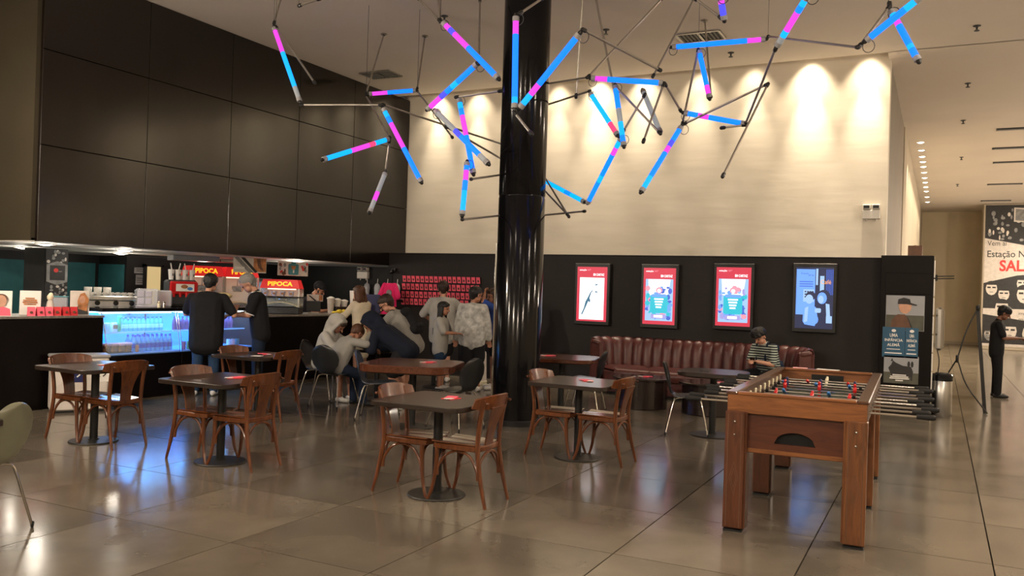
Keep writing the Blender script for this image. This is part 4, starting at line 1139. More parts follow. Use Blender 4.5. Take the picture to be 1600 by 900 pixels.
a = MB(); a.m = 0; a.plate([(-.02, .08), (.08, .05), (.10, .20), (.05, .29), (.0, .27), (-.03, .18)], -.028); a.m = 1; a.oval(.025, .20, .035, .05, -.031); a.m = 2; a.plate([(-.11, .01), (.10, .01), (.08, .10), (-.02, .12)], -.026)
obj('picture', a, ['orange_photo', 'skin_print', 'dark_grey'], t, smooth=0)

# espresso machine with cups
ES = thing('espresso_machine', 'wide chrome espresso machine with cups warming on top', 'espresso machine', (-10.66, 8.18, 1.03), 62)
a = MB(); a.box((0, .05, .30), (.80, .42, .06), .01); obj('top_tray', a, 'steel', ES)
a = MB(); a.box((0, -.10, .21), (.80, .10, .13), .02); obj('front_panel', a, 'steel', ES)
a = MB(); a.box((0, .15, .16), (.74, .22, .28), .01); obj('body', a, 'dark_grey', ES)
a = MB(); a.box((0, -.02, .02), (.82, .44, .04), .008); obj('drip_tray', a, 'steel', ES)
for x in (-.26, 0.02, .26):
    a = MB(); a.lathe([(.042, 0), (.042, .07)], 14, (x, -.12, .10)); g = obj('group_head', a, 'chrome', ES)
    a = MB(); a.tube([(x, -.12, .10), (x + .02, -.30, .09)], [.016, .02], 8); obj('portafilter', a, 'black_metal', g)
for x in (-.12, .12, .33):
    a = MB(); a.lathe([(.035, -.0), (.035, .02)], 14); obj('dial', a, 'gloss_black', ES, (x, -.155, .23), (PI / 2, 0, 0))
for s in (-1, 1):
    a = MB(); a.tube(arc([(s * .38, -.14, .22), (s * .42, -.2, .18), (s * .40, -.22, .08)]), .008, 6); obj('steam_wand', a, 'chrome', ES)
def cup(label, loc, r, h, group):
    t = thing('coffee_cup', label, 'cup', loc, 0, group)
    a = MB(); a.lathe([(r * .6, 0), (r * .95, h * .5), (r, h), (r * .93, h), (r * .85, h * .4), (0, .01)], 14); obj('bowl', a, 'paper_white', t)
    a = MB(); a.tube(arc([(r * .9, 0, h * .75), (r * 1.35, 0, h * .6), (r * .85, 0, h * .25)]), .006, 6); obj('handle', a, 'paper_white', t)
    return t
ea = math.radians(62); ed = V(math.cos(ea), math.sin(ea), 0); en = V(-math.sin(ea), math.cos(ea), 0)
c0 = None
for k in range(9):
    p = V(-10.66, 8.18, 1.03 + .33) + ed * (-.34 + .085 * k) + en * .0
    l = ORD[k] + ' small white cup from the left, front row on the espresso machine'
    if not c0: c0 = cup(l, p, .037, .05, 'white cups on the espresso machine')
    else: dup(c0, l, p, 40)
for k in range(3):
    p = V(-10.66, 8.18, 1.03 + .33) + ed * (-.20 + .125 * k) + en * .13
    t = cup(['left', 'middle', 'right'][k] + ' of the three large white cups at the back on the espresso machine', p, .055, .12, 'large white cups')
# dispenser of straws and cutlery
t = thing('cutlery_dispenser', 'clear plastic cutlery dispenser right of the espresso machine', 'dispenser', (-10.18, 8.50, 1.22), 60)
a = MB(); a.box((0, 0, .13), (.30, .26, .26), .03); obj('cover', a, 'clear_plastic', t)
for i in range(2):
    for j in range(2):
        a = MB(); a.box((-.10 + .10 * i, -.135, .085 + .10 * j), (.085, .02, .085), .006); obj('pocket', a, 'lilac_plastic', t)
a = MB(); a.box((-.03, -.16, .01), (.28, .12, .02), .006); obj('tray', a, 'lilac_plastic', t)
t = thing('straw_box', 'clear box of red-sleeved straws beside the drinks fountain', 'box', (-10.20, 8.80, 1.22), 60)
a = MB(); a.box((0, 0, .12), (.22, .2, .24), .02); obj('box', a, 'clear_plastic', t)
a = MB()
for k in range(9): a.tube([(-.07 + .018 * k, .0, .01), (-.08 + .02 * k, .01, .2)], .008, 5)
obj('straws', a, 'pale_pink', t)['kind'] = 'stuff'
for k in range(2):
    t = thing('shaker', 'small %s shaker on the black ledge beside the drinks fountain' % ['cream', 'steel'][k], 'shaker', (-9.86, 8.44 + .09 * k, 1.22))
    a = MB(); a.lathe([(.022, 0), (.022, .07), (.012, .085), (0, .09)], 10); obj('body', a, ['cream_plastic', 'steel'][k], t)
    a = MB(); a.lathe([(.023, .062), (.023, .075)], 10); obj('collar', a, 'chrome', t)
# soft drinks fountain
t = thing('drinks_fountain', 'red and black soft drink fountain with paper cups on top', 'drinks fountain', (-10.30, 9.22, 1.22), 58)
a = MB(); a.box((0, .08, .20), (.44, .32, .40), .03); obj('body', a, 'dark_grey', t)
a = MB(); a.box((.02, -.08, .28), (.40, .10, .20), .02, rot=(.15, 0, 0)); obj('sign_panel', a, 'red_plastic', t)
a = MB(); a.m = 0; a.rect(-.10, .23, .16, .34, -.148); a.m = 1; a.oval(.02, .30, .05, .03, -.151); a.m = 2; a.oval(.10, .27, .04, .025, -.151); obj('sign_print', a, ['paper_white', 'orange_photo', 'blue_plastic'], t, smooth=0)
for k in range(4): a = MB(); a.lathe([(.018, 0), (.022, .07)], 8, (-.12 + .09 * k, -.12, .14)); obj('nozzle', a, 'red_plastic', t)
a = MB(); a.box((0, -.10, .02), (.44, .2, .04), .008); obj('drip_tray', a, 'black_metal', t)
for k in range(4):
    ang = math.radians(58); p = V(-10.30, 9.22, 1.62) + V(math.cos(ang), math.sin(ang), 0) * (-.15 + .10 * k)
    u = thing('paper_cup', ['leftmost', 'second', 'third', 'rightmost'][k] + ' white paper cup with straw on the drinks fountain', 'cup', p, 0, 'paper cups on the fountain')
    a = MB(); a.lathe([(.032, 0), (.046, .15), (.048, .155), (.0, .158)], 14); obj('cup', a, 'paper_white', u)
    a = MB(); a.tube([(.01, 0, .15), (.03 * (1 if k % 2 else -1), .01, .25)], .008, 6); obj('straw', a, 'paper_white', u)
    a = MB(); a.box((.036, 0, .075), (.012, .03, .04), rot=(0, -.1, 0)); obj('print', a, 'grey_print', u, smooth=0)

# popcorn machines
def popcorn(label, loc, rz, w, d, h, big=True):
    t = thing('popcorn_machine', label, 'popcorn machine', loc, rz, 'popcorn machines')
    a = MB(); a.box((0, 0, .06), (w, d, .12), .01); obj('base', a, 'black_metal' if not big else 'steel', t)
    hr = .17 if big else .15
    rz0 = h - hr
    vs = []
    for z, k in ((rz0, 1.0), (h, .86)):
        for sx, sy in ((-1, -1), (1, -1), (1, 1), (-1, 1)): vs.append((sx * w / 2 * k, sy * d / 2 * k, z))
    a = MB(); a.add(vs, [(0, 1, 5, 4), (1, 2, 6, 5), (2, 3, 7, 6), (3, 0, 4, 7), (4, 5, 6, 7), (3, 2, 1, 0)]); r = obj('roof', a, 'sign_red', t, smooth=0)
    tl = math.atan2(d / 2 * .14, hr)
    text('PIPOCA', w * .62, 'sign_yellow', r, (0, -d / 2 * .93 - .006, rz0 + hr / 2), (PI / 2 - tl, 0, 0), height=hr * .52, bold=.03)
    for sx in (-1, 1):
        for sy in (-1, 1):
            a = MB(); a.box((sx * (w / 2 - .012), sy * (d / 2 - .012), (rz0 + .12) / 2), (.024, .024, rz0 - .12)); obj('post', a, 'steel', t, smooth=0)
    for sx in (-1, 1):
        a = MB(); a.box((sx * (w / 2 - .006), 0, (rz0 + .12) / 2), (.004, d - .05, rz0 - .14)); obj('pane', a, 'glass', t, smooth=0)
    a = MB(); a.box((0, -d / 2 + .006, (rz0 + .12) / 2), (w - .05, .004, rz0 - .14)); obj('pane', a, 'glass', t, smooth=0)
    a = MB(); a.box((0, d / 2 - .01, (rz0 + .12) / 2), (w - .05, .01, rz0 - .14)); obj('back_panel', a, 'white_paint', t, smooth=0)
    a = MB(); a.box((0, 0, rz0 - .012), (w * .7, .08, .016)); obj('light_tube', a, 'pop_light', t, smooth=0)
    a = MB()
    n = 12
    a.sheet(lambda u, v: V((u - .5) * (w - .06), (v - .5) * (d - .06), .13 + h * .12 * (1 - abs(2 * u - 1) ** 2) + .012 * math.sin(u * 31) * math.sin(v * 23)), n, n, .02); o = obj('popcorn_heap', a, 'popcorn', t); o['kind'] = 'stuff'
    a = MB(); a.lathe([(.0, 0), (.07, 0), (.10, .06), (.10, .10), (.0, .12)], 16, (0, .0, rz0 - .26)); k = obj('kettle', a, 'chrome', t)
    a = MB(); a.tube(arc([(.0, 0, rz0 - .14), (.0, 0, rz0 - .02)]), .012, 6); a.tube(arc([(.10, 0, rz0 - .2), (.16, -.02, rz0 - .16), (.2, -.03, rz0 - .1)]), .01, 6); obj('kettle_arm', a, 'steel', k)
    return t
popcorn('left popcorn machine of the red pair, behind the man in the black shirt', (-11.30, 10.56, 1.03), 62, .60, .50, .84)
popcorn('right popcorn machine of the red pair, behind the grey-haired man', (-11.12, 11.20, 1.03), 62, .60, .50, .84)
popcorn('small red popcorn machine on the counter right of the grey-haired man', (-10.02, 11.12, 1.10), 32, .66, .45, .58, False)
pm = bpy.data.objects['popcorn_machine.002']
a = MB(); a.box((0, -.03, .29), (.74, .53, .014), .004); obj('shelf', a, 'black_metal', pm)
for k in range(4):
    t = thing('paper_cup', ['leftmost', 'second', 'third', 'rightmost'][k] + ' empty carton standing on the small popcorn machine shelf', 'carton', V(-10.02, 11.12, 1.40) + Matrix.Rotation(math.radians(32), 3, 'Z') @ V(-.22 + .14 * k, -.262, 0), 32, 'cartons on the popcorn machine')
    a = MB(); a.lathe([(.035, 0), (.05, .085), (.046, .085), (.03, .006), (0, .006)], 12); obj('cup', a, 'lilac_plastic', t)
    a = MB(); a.box((0, -.046, .045), (.04, .006, .03)); obj('print', a, 'orange_photo', t, smooth=0)
# extractor hood above, bar fridge beside
t = thing('extractor_hood', 'pale grey extractor hood under the soffit above the popcorn machines', 'hood', (-11.15, 10.35, 1.985), 62)
a = MB(); a.box((-.1, 0, 0), (.75, .4, .085), .006); obj('duct', a, 'grey_plastic', t)
a = MB(); a.box((.55, 0, -.02), (.5, .36, .05), .006); obj('flange', a, 'steel', t)
t = thing('glass_fridge', 'upright glass-door fridge behind the grey-haired man', 'fridge', (-11.55, 12.05, 0), 62)
a = MB(); a.box((0, .02, .85), (.55, .45, 1.7), .01); obj('cabinet', a, 'dark_grey', t)
a = MB(); a.box((0, -.22, .95), (.50, .02, 1.4), .004); obj('door', a, 'glass', t)
a = MB(); a.box((0, -.206, .95), (.46, .005, 1.34)); obj('lit_back', a, 'screen_steel', t, smooth=0)
a = MB(); a.box((.24, -.24, .95), (.02, .02, 1.3), .004); obj('frame_strip', a, 'chrome', t)

# hanging printed signs
def hang(label, y0, y1, z0, z1):
    t = thing('hanging_sign', label, 'sign', (-9.88, (y0 + y1) / 2, (z0 + z1) / 2), 80, 'signs hung under the soffit')
    w, h = (y1 - y0) * 1.0, z1 - z0
    a = MB(); a.box((0, 0, 0), (w, .012, h), .003); obj('board', a, 'pale_print', t)
    for s in (-1, 1):
        a = MB(); a.tube([(s * w * .4, 0, h / 2), (s * w * .4, 0, h / 2 + .03)], .004, 5); obj('wire', a, 'steel', t)
    return t, w, h
t, w, h = hang('hanging sign with a grey diagonal stripe and brown photo', 9.90, 10.52, 1.77, 2.01)
a = MB(); a.m = 0; a.plate([(-w / 2, .12), (-w * .36, .12), (w * .12, -.12), (-w * .05, -.12)], -.009); a.m = 1; a.plate([(-w * .30, .12), (-w * .18, .12), (w * .22, -.10), (w * .15, -.12)], -.009); a.m = 2; a.rect(w * .1, -.10, w / 2 - .01, .115, -.0085); a.m = 3; a.plate([(w * .2, .10), (w * .3, .11), (w * .33, .0), (w * .42, -.09), (w * .3, -.06), (w * .22, .0)], -.010)
a.m = 4; a.rect(-w * .46, -.07, -w * .18, -.03, -.0095)
obj('print', a, ['grey_print', 'dark_print', 'orange_photo', 'brown_print', 'paper_white'], t, smooth=0)
t, w, h = hang('hanging sign with a teal block and coloured round shapes', 10.90, 11.54, 1.75, 1.99)
a = MB(); rr = random.Random(2)
for k in range(22):
    x = rr.choice([-1, 1]) * rr.uniform(.17, .29); a.m = rr.choice([1, 2, 3, 1]); a.oval(x, rr.uniform(-.09, .09), rr.uniform(.015, .035), rr.uniform(.02, .04), -.009 - .0001 * k, n=9)
a.m = 0; a.plate(rrect(.22, .19, .03, 3, 0, -.01), -.0125); a.rect(-.05, .07, .05, .115, -.0122); a.m = 4; a.plate([(-.05, .05), (.05, .05), (.03, -.01), (-.03, -.01)], -.0145); a.m = 5; a.rect(-.01, -.07, .015, -.02, -.0145)
obj('print', a, ['teal_print', 'brown_print', 'red_ink', 'grey_print', 'orange_photo', 'paper_white'], t, smooth=0)

# pillar with its decorated board
P_ = struct('trim_2', MB().box((-11.42, 7.79, 1.0), (.44, .36, 2.02)), 'dark_grey')
t = thing('decorated_board', 'dark ornate flower-edged board with a small red logo on the pillar', 'sign', (-11.19, 7.79, 1.62), 90)
a = MB(); a.rect(-.17, -.36, .17, .38, -.012, .012); obj('board', a, 'dark_print', t, smooth=0)
a = MB(); rr = random.Random(4)
for k in range(34):
    z = rr.choice([rr.uniform(.16, .36), rr.uniform(-.36, -.10)]); a.m = rr.choice([0, 1, 1]); a.oval(rr.uniform(-.15, .15), z, rr.uniform(.015, .03), rr.uniform(.015, .03), -.014 - .0002 * k, n=8)
a.m = 1; a.plate([(-.16, .16), (0, .21), (.16, .16), (.16, -.08), (0, -.13), (-.16, -.08)], -.0225); a.m = 2; a.rect(-.11, -.06, .12, .15, -.0245)
a.m = 3; a.oval(-.02, .08, .036, .03, -.0265); a.m = 4; a.rect(.02, .06, .07, .07, -.0265)
obj('ornament', a, ['pale_print', 'grey_print', 'dark_print', 'red_ink', 'grey_print'], t, smooth=0)
for k, (z, h, l) in enumerate(((1.76, .10, 'upper grey notice on the black cafe wall'), (1.60, .17, 'lower framed notice on the black cafe wall'))):
    t = poster('wall_notice', l, (-12.31, 10.12 + .02 * k, z), 90, .24 - .03 * k, h, 'notice', 'grey_print')
    a = MB()
    for j in range(2 + k): a.rect(-.08, .02 - .035 * j, .07, .03 - .035 * j, -.0075, .001)
    obj('print', a, 'dark_print', t, smooth=0)

# till corner: monitor stand, tubs, yellow snacks, buckets
t = thing('till_monitor', 'dark till monitor seen from behind with a printed card on top', 'monitor', (-9.92, 11.83, 1.10), 40)
a = MB(); a.box((0, 0, .13), (.24, .03, .19), .008, rot=(.2, 0, 0)); obj('screen_back', a, 'dark_grey', t)
a = MB(); a.box((0, .05, .01), (.2, .16, .02), .006); obj('foot', a, 'steel', t)
a = MB(); a.box((.02, .02, .275), (.28, .012, .12), rot=(.1, 0, 0)); obj('card', a, 'pale_print', t)
a = MB(); a.m = 0; a.plate([(-.10, .32), (-.07, .32), (.06, .22), (.02, .22)], .006); a.m = 1; a.rect(.09, .23, .15, .33, .005); obj('print', a, ['dark_print', 'orange_photo'], t, smooth=0)
for k in range(3):
    t = thing('lidded_tub', ['tallest pale lidded tub beside the till', 'middle lidded tub standing on the black holder', 'small lidded tub at the right on the black holder'][k], 'tub', (-9.95 + .02 * k, 12.34 + .17 * k, 1.10 + (.0, .12, .12)[k]), 0, 'lidded tubs by the till')
    h = (.26, .11, .09)[k]
    a = MB(); a.lathe([(.05, 0), (.066, h), (0, h)], 16); obj('tub', a, 'pale_print' if k == 0 else 'paper_white', t)
    a = MB(); a.lathe([(.075, h), (.075, h + .018), (.03, h + .04), (0, h + .045)], 16); obj('lid', a, 'paper_white', t)
t = thing('card_holder', 'black box-shaped holder under the lidded tubs', 'holder', (-9.93, 12.58, 1.10))
a = MB(); a.box((0, 0, .06), (.16, .40, .12), .006); obj('box', a, 'black_shell', t)
a = MB(); a.box((.082, .08, .05), (.004, .06, .02)); a.box((.082, .08, .02), (.004, .06, .012)); obj('print', a, 'paper_white', t, smooth=0)
for k in range(4):
    t = thing('snack_bag', ['leftmost flat', 'second', 'third', 'rightmost'][k] + ' yellow snack bag on the counter by the till', 'snack bag', (-9.66, 12.10 + .13 * k, 1.10), 20 * k, 'yellow snack bags')
    a = MB(); a.ball((0, 0, .04 if k else .025), (.05, .075, .04 if k else .025), 12, 8); obj('bag', a, 'yellow_wrap', t)
    a = MB(); a.box((0, .075, .05), (.06, .02, .006), rot=(.5, 0, 0)); obj('crimp', a, 'yellow_wrap', t)
t = thing('popcorn_bucket', 'tall printed popcorn bucket display on the counter', 'bucket', (-9.72, 12.48, 1.10))
t.location = (-9.85, 12.92, 1.10)
a = MB(); a.lathe([(.075, 0), (.10, .42), (.094, .42), (.07, .01), (0, .01)], 20); obj('bucket', a, 'paper_white', t)
a = MB(); a.m = 0; a.plate([(-.05, .10), (.05, .10), (.04, .26), (.0, .34), (-.04, .26)], -.105, .02); a.m = 1; a.oval(.0, .29, .03, .04, -.108, .02); obj('print', a, ['brown_print', 'skin_print'], t, rot=(0, 0, math.radians(40)), smooth=0)
# clear tumblers on a wall shelf
t = thing('wall_shelf', 'thin clear shelf on the black wall holding tumblers', 'shelf', (-9.75, 13.70, 1.38))
a = MB(); a.box((0, 0, 0), (.95, .14, .012)); obj('board', a, 'clear_plastic', t, smooth=0)
for s in (-1, 1): a = MB(); a.box((s * .42, .03, -.03), (.015, .08, .06)); obj('bracket', a, 'black_metal', t, smooth=0)
for k, (x, m) in enumerate(((-10.15, 'grey_print'), (-9.90, 'teal_print'), (-9.66, 'brown_print'), (-9.43, 'pale_print'))):
    u = thing('tumbler', ['faint grey clear', 'teal and red clear', 'brown and teal clear', 'whitish clear'][k] + ' tumbler on the wall shelf left of the pink shirt', 'tumbler', (x, 13.69, 1.386), 0, 'tumblers on the wall shelf')
    a = MB(); a.lathe([(.05, 0), (.065, .20), (.05, .26), (.02, .29), (0, .29)], 16); obj('cup', a, 'clear_plastic', u)
    a = MB(); a.lathe([(.053, .04), (.062, .17)], 16); obj('print', a, m, u)
    a = MB(); a.tube([(0, 0, .28), (.01, 0, .38)], .006, 6); obj('straw', a, 'paper_white', u)
# pink shirt on a stand
t = thing('pink_shirt_display', 'bright pink T-shirt on a stand with pink cloth at its foot', 'shirt', (-9.33, 13.30, 1.10), 10)
a = MB(); a.T = Matrix.Diagonal((.74, .8, 1, 1))
a.sheet(lambda u, v: V((u - .5) * (.34 + .06 * (1 - v)) * (1 - .35 * max(0, (v - .9) / .1)), -.045 * math.cos((u - .5) * PI) - .01 * math.sin(u * 17), .14 + .44 * v - .02 * math.sin(v * 9)), 14, 12, .05)
for s in (-1, 1): a.caps((s * .15, 0, .53), (s * .25, -.02, .34), .062, .07, 10)
a.caps((-.12, 0, .54), (.12, 0, .54), .045)
obj('shirt', a, 'shirt_pink', t, smooth=70)
a = MB(); a.oval(.02, .40, .055, .06, -.075, .02); obj('print', a, 'grey_print', t, smooth=0)
a = MB(); a.m = 0; a.lathe([(.17, 0), (.13, .04), (.06, .10), (.045, .2), (0, .2)], 18); obj('foot_cloth', a, 'shirt_pink', t)
a = MB(); a.tube([(0, .02, 0), (0, .02, .6)], .012); obj('pole', a, 'black_metal', t)
t = thing('blue_panel', 'flat bright blue panel standing on the counter behind the woman in cream', 'panel', (-9.72, 12.98, 1.10), 30)
t.location = (-9.62, 13.12, 1.10)
a = MB(); a.box((0, 0, .18), (.34, .02, .36), .004); obj('sheet', a, 'navy_plastic', t); a = MB(); a.box((0, .03, .01), (.2, .08, .02)); obj('foot', a, 'black_metal', t, smooth=0)
MATS['navy_plastic'].node_tree.nodes['Principled BSDF'].inputs['Specular IOR Level'].default_value = .5
for k in range(2):
    t = thing('cup_stack', ['red paper cup stack left of the pink cloth on the counter', 'pale-lidded red cup stack nearer the pink cloth'][k], 'cups', (-9.58, 12.86 + .11 * k, 1.10))
    a = MB(); a.lathe([(.05, 0), (.06, .13), (.0, .132)], 14); obj('cup', a, 'pale_pink' if k else 'paper_pink', t)
    a = MB(); a.lathe([(.064, .125), (.064, .14 + .05 * k), (0, .145 + .05 * k)], 14); obj('lid', a, 'cream_plastic' if k else 'paper_red', t)
# red stub on counter's front: waste bin by the far left table
t = thing('recycling_bin', 'pale recycling bin with a dark blue symbol panel, behind the far-left table', 'bin', (-9.28, 6.80, 0), 60)
a = MB(); a.box((0, 0, .335), (.62, .34, .63), .02); obj('body', a, 'pale_print', t)
a = MB(); a.box((0, 0, .665), (.65, .36, .04), .012); obj('lid', a, 'grey_plastic', t)
a = MB(); a.box((0, 0, .012), (.60, .33, .024)); obj('foot', a, 'black_metal', t, smooth=0)
for x, pm_ in ((-.06, 'navy_plastic'), (.22, 'paper_white')):
    a = MB(); a.rect(x - .10, .36, x + .10, .60, -.174, .006); g = obj('symbol_panel', a, pm_, t, smooth=0)
    a = MB()
    for k in range(3):
        a0 = 90 + 120 * k
        c = [V(x + .055 * math.cos(math.radians(a0 + d)), -.177, .475 + .055 * math.sin(math.radians(a0 + d))) for d in (-38, 0, 38, 62)]
        a.tube(c, [.010, .010, .010, .002], 4, flat=(1, .3))
    obj('recycling_mark', a, 'paper_white' if pm_[0] == 'n' else 'dark_ink', g, smooth=0)
t = thing('waste_bin', 'small pale round waste bin behind the kids near the column', 'bin', (-7.01, 12.72, 0))
a = MB(); a.lathe([(.10, 0), (.13, .02), (.115, .52), (.10, .56), (.0, .57)], 20); obj('body', a, 'pale_print', t)
a = MB(); a.lathe([(.135, 0), (.14, .05), (.13, .06)], 20); obj('foot_ring', a, 'cream_plastic', t)

# wall of pink cards: four rows
cm = MB(); cm.box((0, 0, 0), (.078, .006, .125)); CARD = mesh_of('card', cm, 'paper_pink', 0)
cm2 = MB(); cm2.box((0, 0, 0), (.078, .006, .125)); CARD2 = mesh_of('card', cm2, 'card_rose', 0)
dm = MB(); dm.rect(-.018, -.03, .02, .01, -.0045, .001); DOT = mesh_of('print', dm, 'brown_print', 0)
CW = {'top': (17, 1.78), 'second': (17, 1.63), 'third': (16, 1.48), 'bottom': (15, 1.34)}
for row, (n, z) in CW.items():
    r = thing('card_rail', 'thin black ledge under the %s row of pink cards' % row, 'rail', (-8.48, 13.77, z - .07), 0, 'card ledges')
    a = MB(); a.box((0, -.02, 0), (1.75 - .1 * (17 - n), .04, .008)); obj('ledge', a, 'black_metal', r, smooth=0)
    a = MB(); a.box((0, -.038, .006), (1.75 - .1 * (17 - n), .004, .014)); obj('lip', a, 'black_metal', r, smooth=0)
    for k in range(n):
        o = link('wall_card', CARD if row == 'top' or (k * 7 + len(row)) % 3 == 0 else CARD2, None, (-9.30 + .1025 * k - .008 * 'top second third bottom'.split().index(row), 13.745, z), (.22, .0, 0))
        tag(o, ORD[k] + ' pink card from the left in the %s row on the dark wall' % row, 'card', 'pink cards in the %s row' % row)
        link('print', DOT, o)

# queue barrier
t = thing('queue_post', 'black queue barrier post with a red belt between the kids', 'barrier', (-7.32, 11.75, 0))
a = MB(); a.lathe([(.17, 0), (.175, .01), (.16, .025), (.04, .04)], 28); obj('base', a, 'base_metal', t)
a = MB(); a.tube([(0, 0, .03), (0, 0, .90)], .036, 14); obj('post', a, 'black_metal', t)
a = MB(); a.lathe([(.045, .86), (.045, .97), (0, .975)], 16); obj('head', a, 'black_metal', t)
a = MB(); a.sheet(lambda u, v: V(.04 + 1.25 * u, .42 * u, .90 + .05 * v - .06 * math.sin(PI * u)), 14, 1, .004); obj('belt', a, 'paper_red', t)

t = thing('popcorn_bucket', 'dark bucket heaped with yellow popcorn between the two men', 'bucket', (-10.15, 9.93, 1.22))
a = MB(); a.lathe([(.07, 0), (.10, .17), (.095, .17), (.06, .01), (0, .01)], 18); obj('bucket', a, 'brown_print', t)
a = MB(); a.ball((0, 0, .17), (.135, .135, .055), 18, 8); obj('popcorn_heap', a, 'popcorn', t)['kind'] = 'stuff'

# ================================================================ PEOPLE
mat('skin_a', (.52, .27, .18), .5, spec=.4, vary=.06, vscale=12)
mat('skin_b', (.38, .18, .11), .5, spec=.4, vary=.06, vscale=12)
mat('skin_c', (.20, .09, .055), .5, spec=.4, vary=.06, vscale=12)
mat('hair_black', (.010, .009, .009), .5, spec=.4, vary=.3, bump=.5, bscale=60, stretch=(1, 1, .25))
mat('hair_brown', (.075, .030, .014), .5, spec=.4, vary=.3, bump=.5, bscale=60, stretch=(1, 1, .25))
mat('hair_dark', (.028, .014, .009), .5, spec=.4, vary=.3, bump=.5, bscale=60, stretch=(1, 1, .25))
mat('hair_grey', (.26, .25, .24), .6, spec=.3, vary=.3, bump=.5, bscale=60)
mat('cloth_black', (.012, .012, .014), .85, spec=.2, bump=.3, bscale=14)
mat('cloth_navy', (.008, .011, .022), .85, spec=.2, bump=.3, bscale=14)
mat('cloth_grey', (.27, .26, .24), .9, spec=.2, bump=.35, bscale=12)
mat('cloth_lightgrey', (.40, .39, .36), .9, spec=.2, bump=.35, bscale=12)
mat('cloth_cream', (.66, .58, .44), .9, spec=.2, bump=.3, bscale=14)
mat('cloth_tiedye', (.44, .44, .42), .9, spec=.2, vary=.38, vscale=14, bump=.3, bscale=14)
mat('cloth_blue', (.03, .07, .30), .85, spec=.2, bump=.3, bscale=14)
mat('denim', (.020, .045, .095), .85, spec=.2, vary=.3, bump=.3, bscale=14)
mat('denim_dark', (.012, .020, .040), .85, spec=.2, vary=.3, bump=.3, bscale=14)
mat('shoe_white', (.60, .58, .54), .6, vary=.1)
mat('shoe_black', (.014, .014, .015), .6, vary=.1)
mat('lip', (.30, .09, .08), .5, vary=.05)
mat('eye', (.012, .010, .010), .2, vary=0)
stripes('cloth_striped', (.015, .020, .022), (.46, .52, .46), .036, duty=.62)

def bake(name, mb, m, parent, voxel=.012, sm=4, label=None):
    """fuse overlapping volumes into one continuous skin"""
    me = bpy.data.meshes.new(name); me.from_pydata(mb.v, [], mb.f)
    o = bpy.data.objects.new(name, me); COL.objects.link(o)
    r = o.modifiers.new('r', 'REMESH'); r.mode = 'VOXEL'; r.voxel_size = voxel; r.use_smooth_shade = True
    s = o.modifiers.new('s', 'SMOOTH'); s.factor = .5; s.iterations = sm
    dg = bpy.context.evaluated_depsgraph_get()
    m2 = bpy.data.meshes.new_from_object(o.evaluated_get(dg)); m2.name = name
    bpy.data.objects.remove(o); bpy.data.meshes.remove(me)
    m2.materials.clear(); m2.materials.append(MATS[m])
    m2.polygons.foreach_set('use_smooth', [True] * len(m2.polygons))
    g = link(name, m2, parent)
    if label: g['label'] = label
    return g
def ik(a, b, l1, l2, hint):
    d = b - a; L = min(d.length, (l1 + l2) * .999); d.normalize()
    b = a + d * L
    k = (l1 * l1 - l2 * l2 + L * L) / (2 * L); h = math.sqrt(max(0, l1 * l1 - k * k))
    hn = (hint - d * hint.dot(d))
    hn = hn.normalized() if hn.length > 1e-5 else V(0, 0, 1)
    return a + d * k + hn * h, b
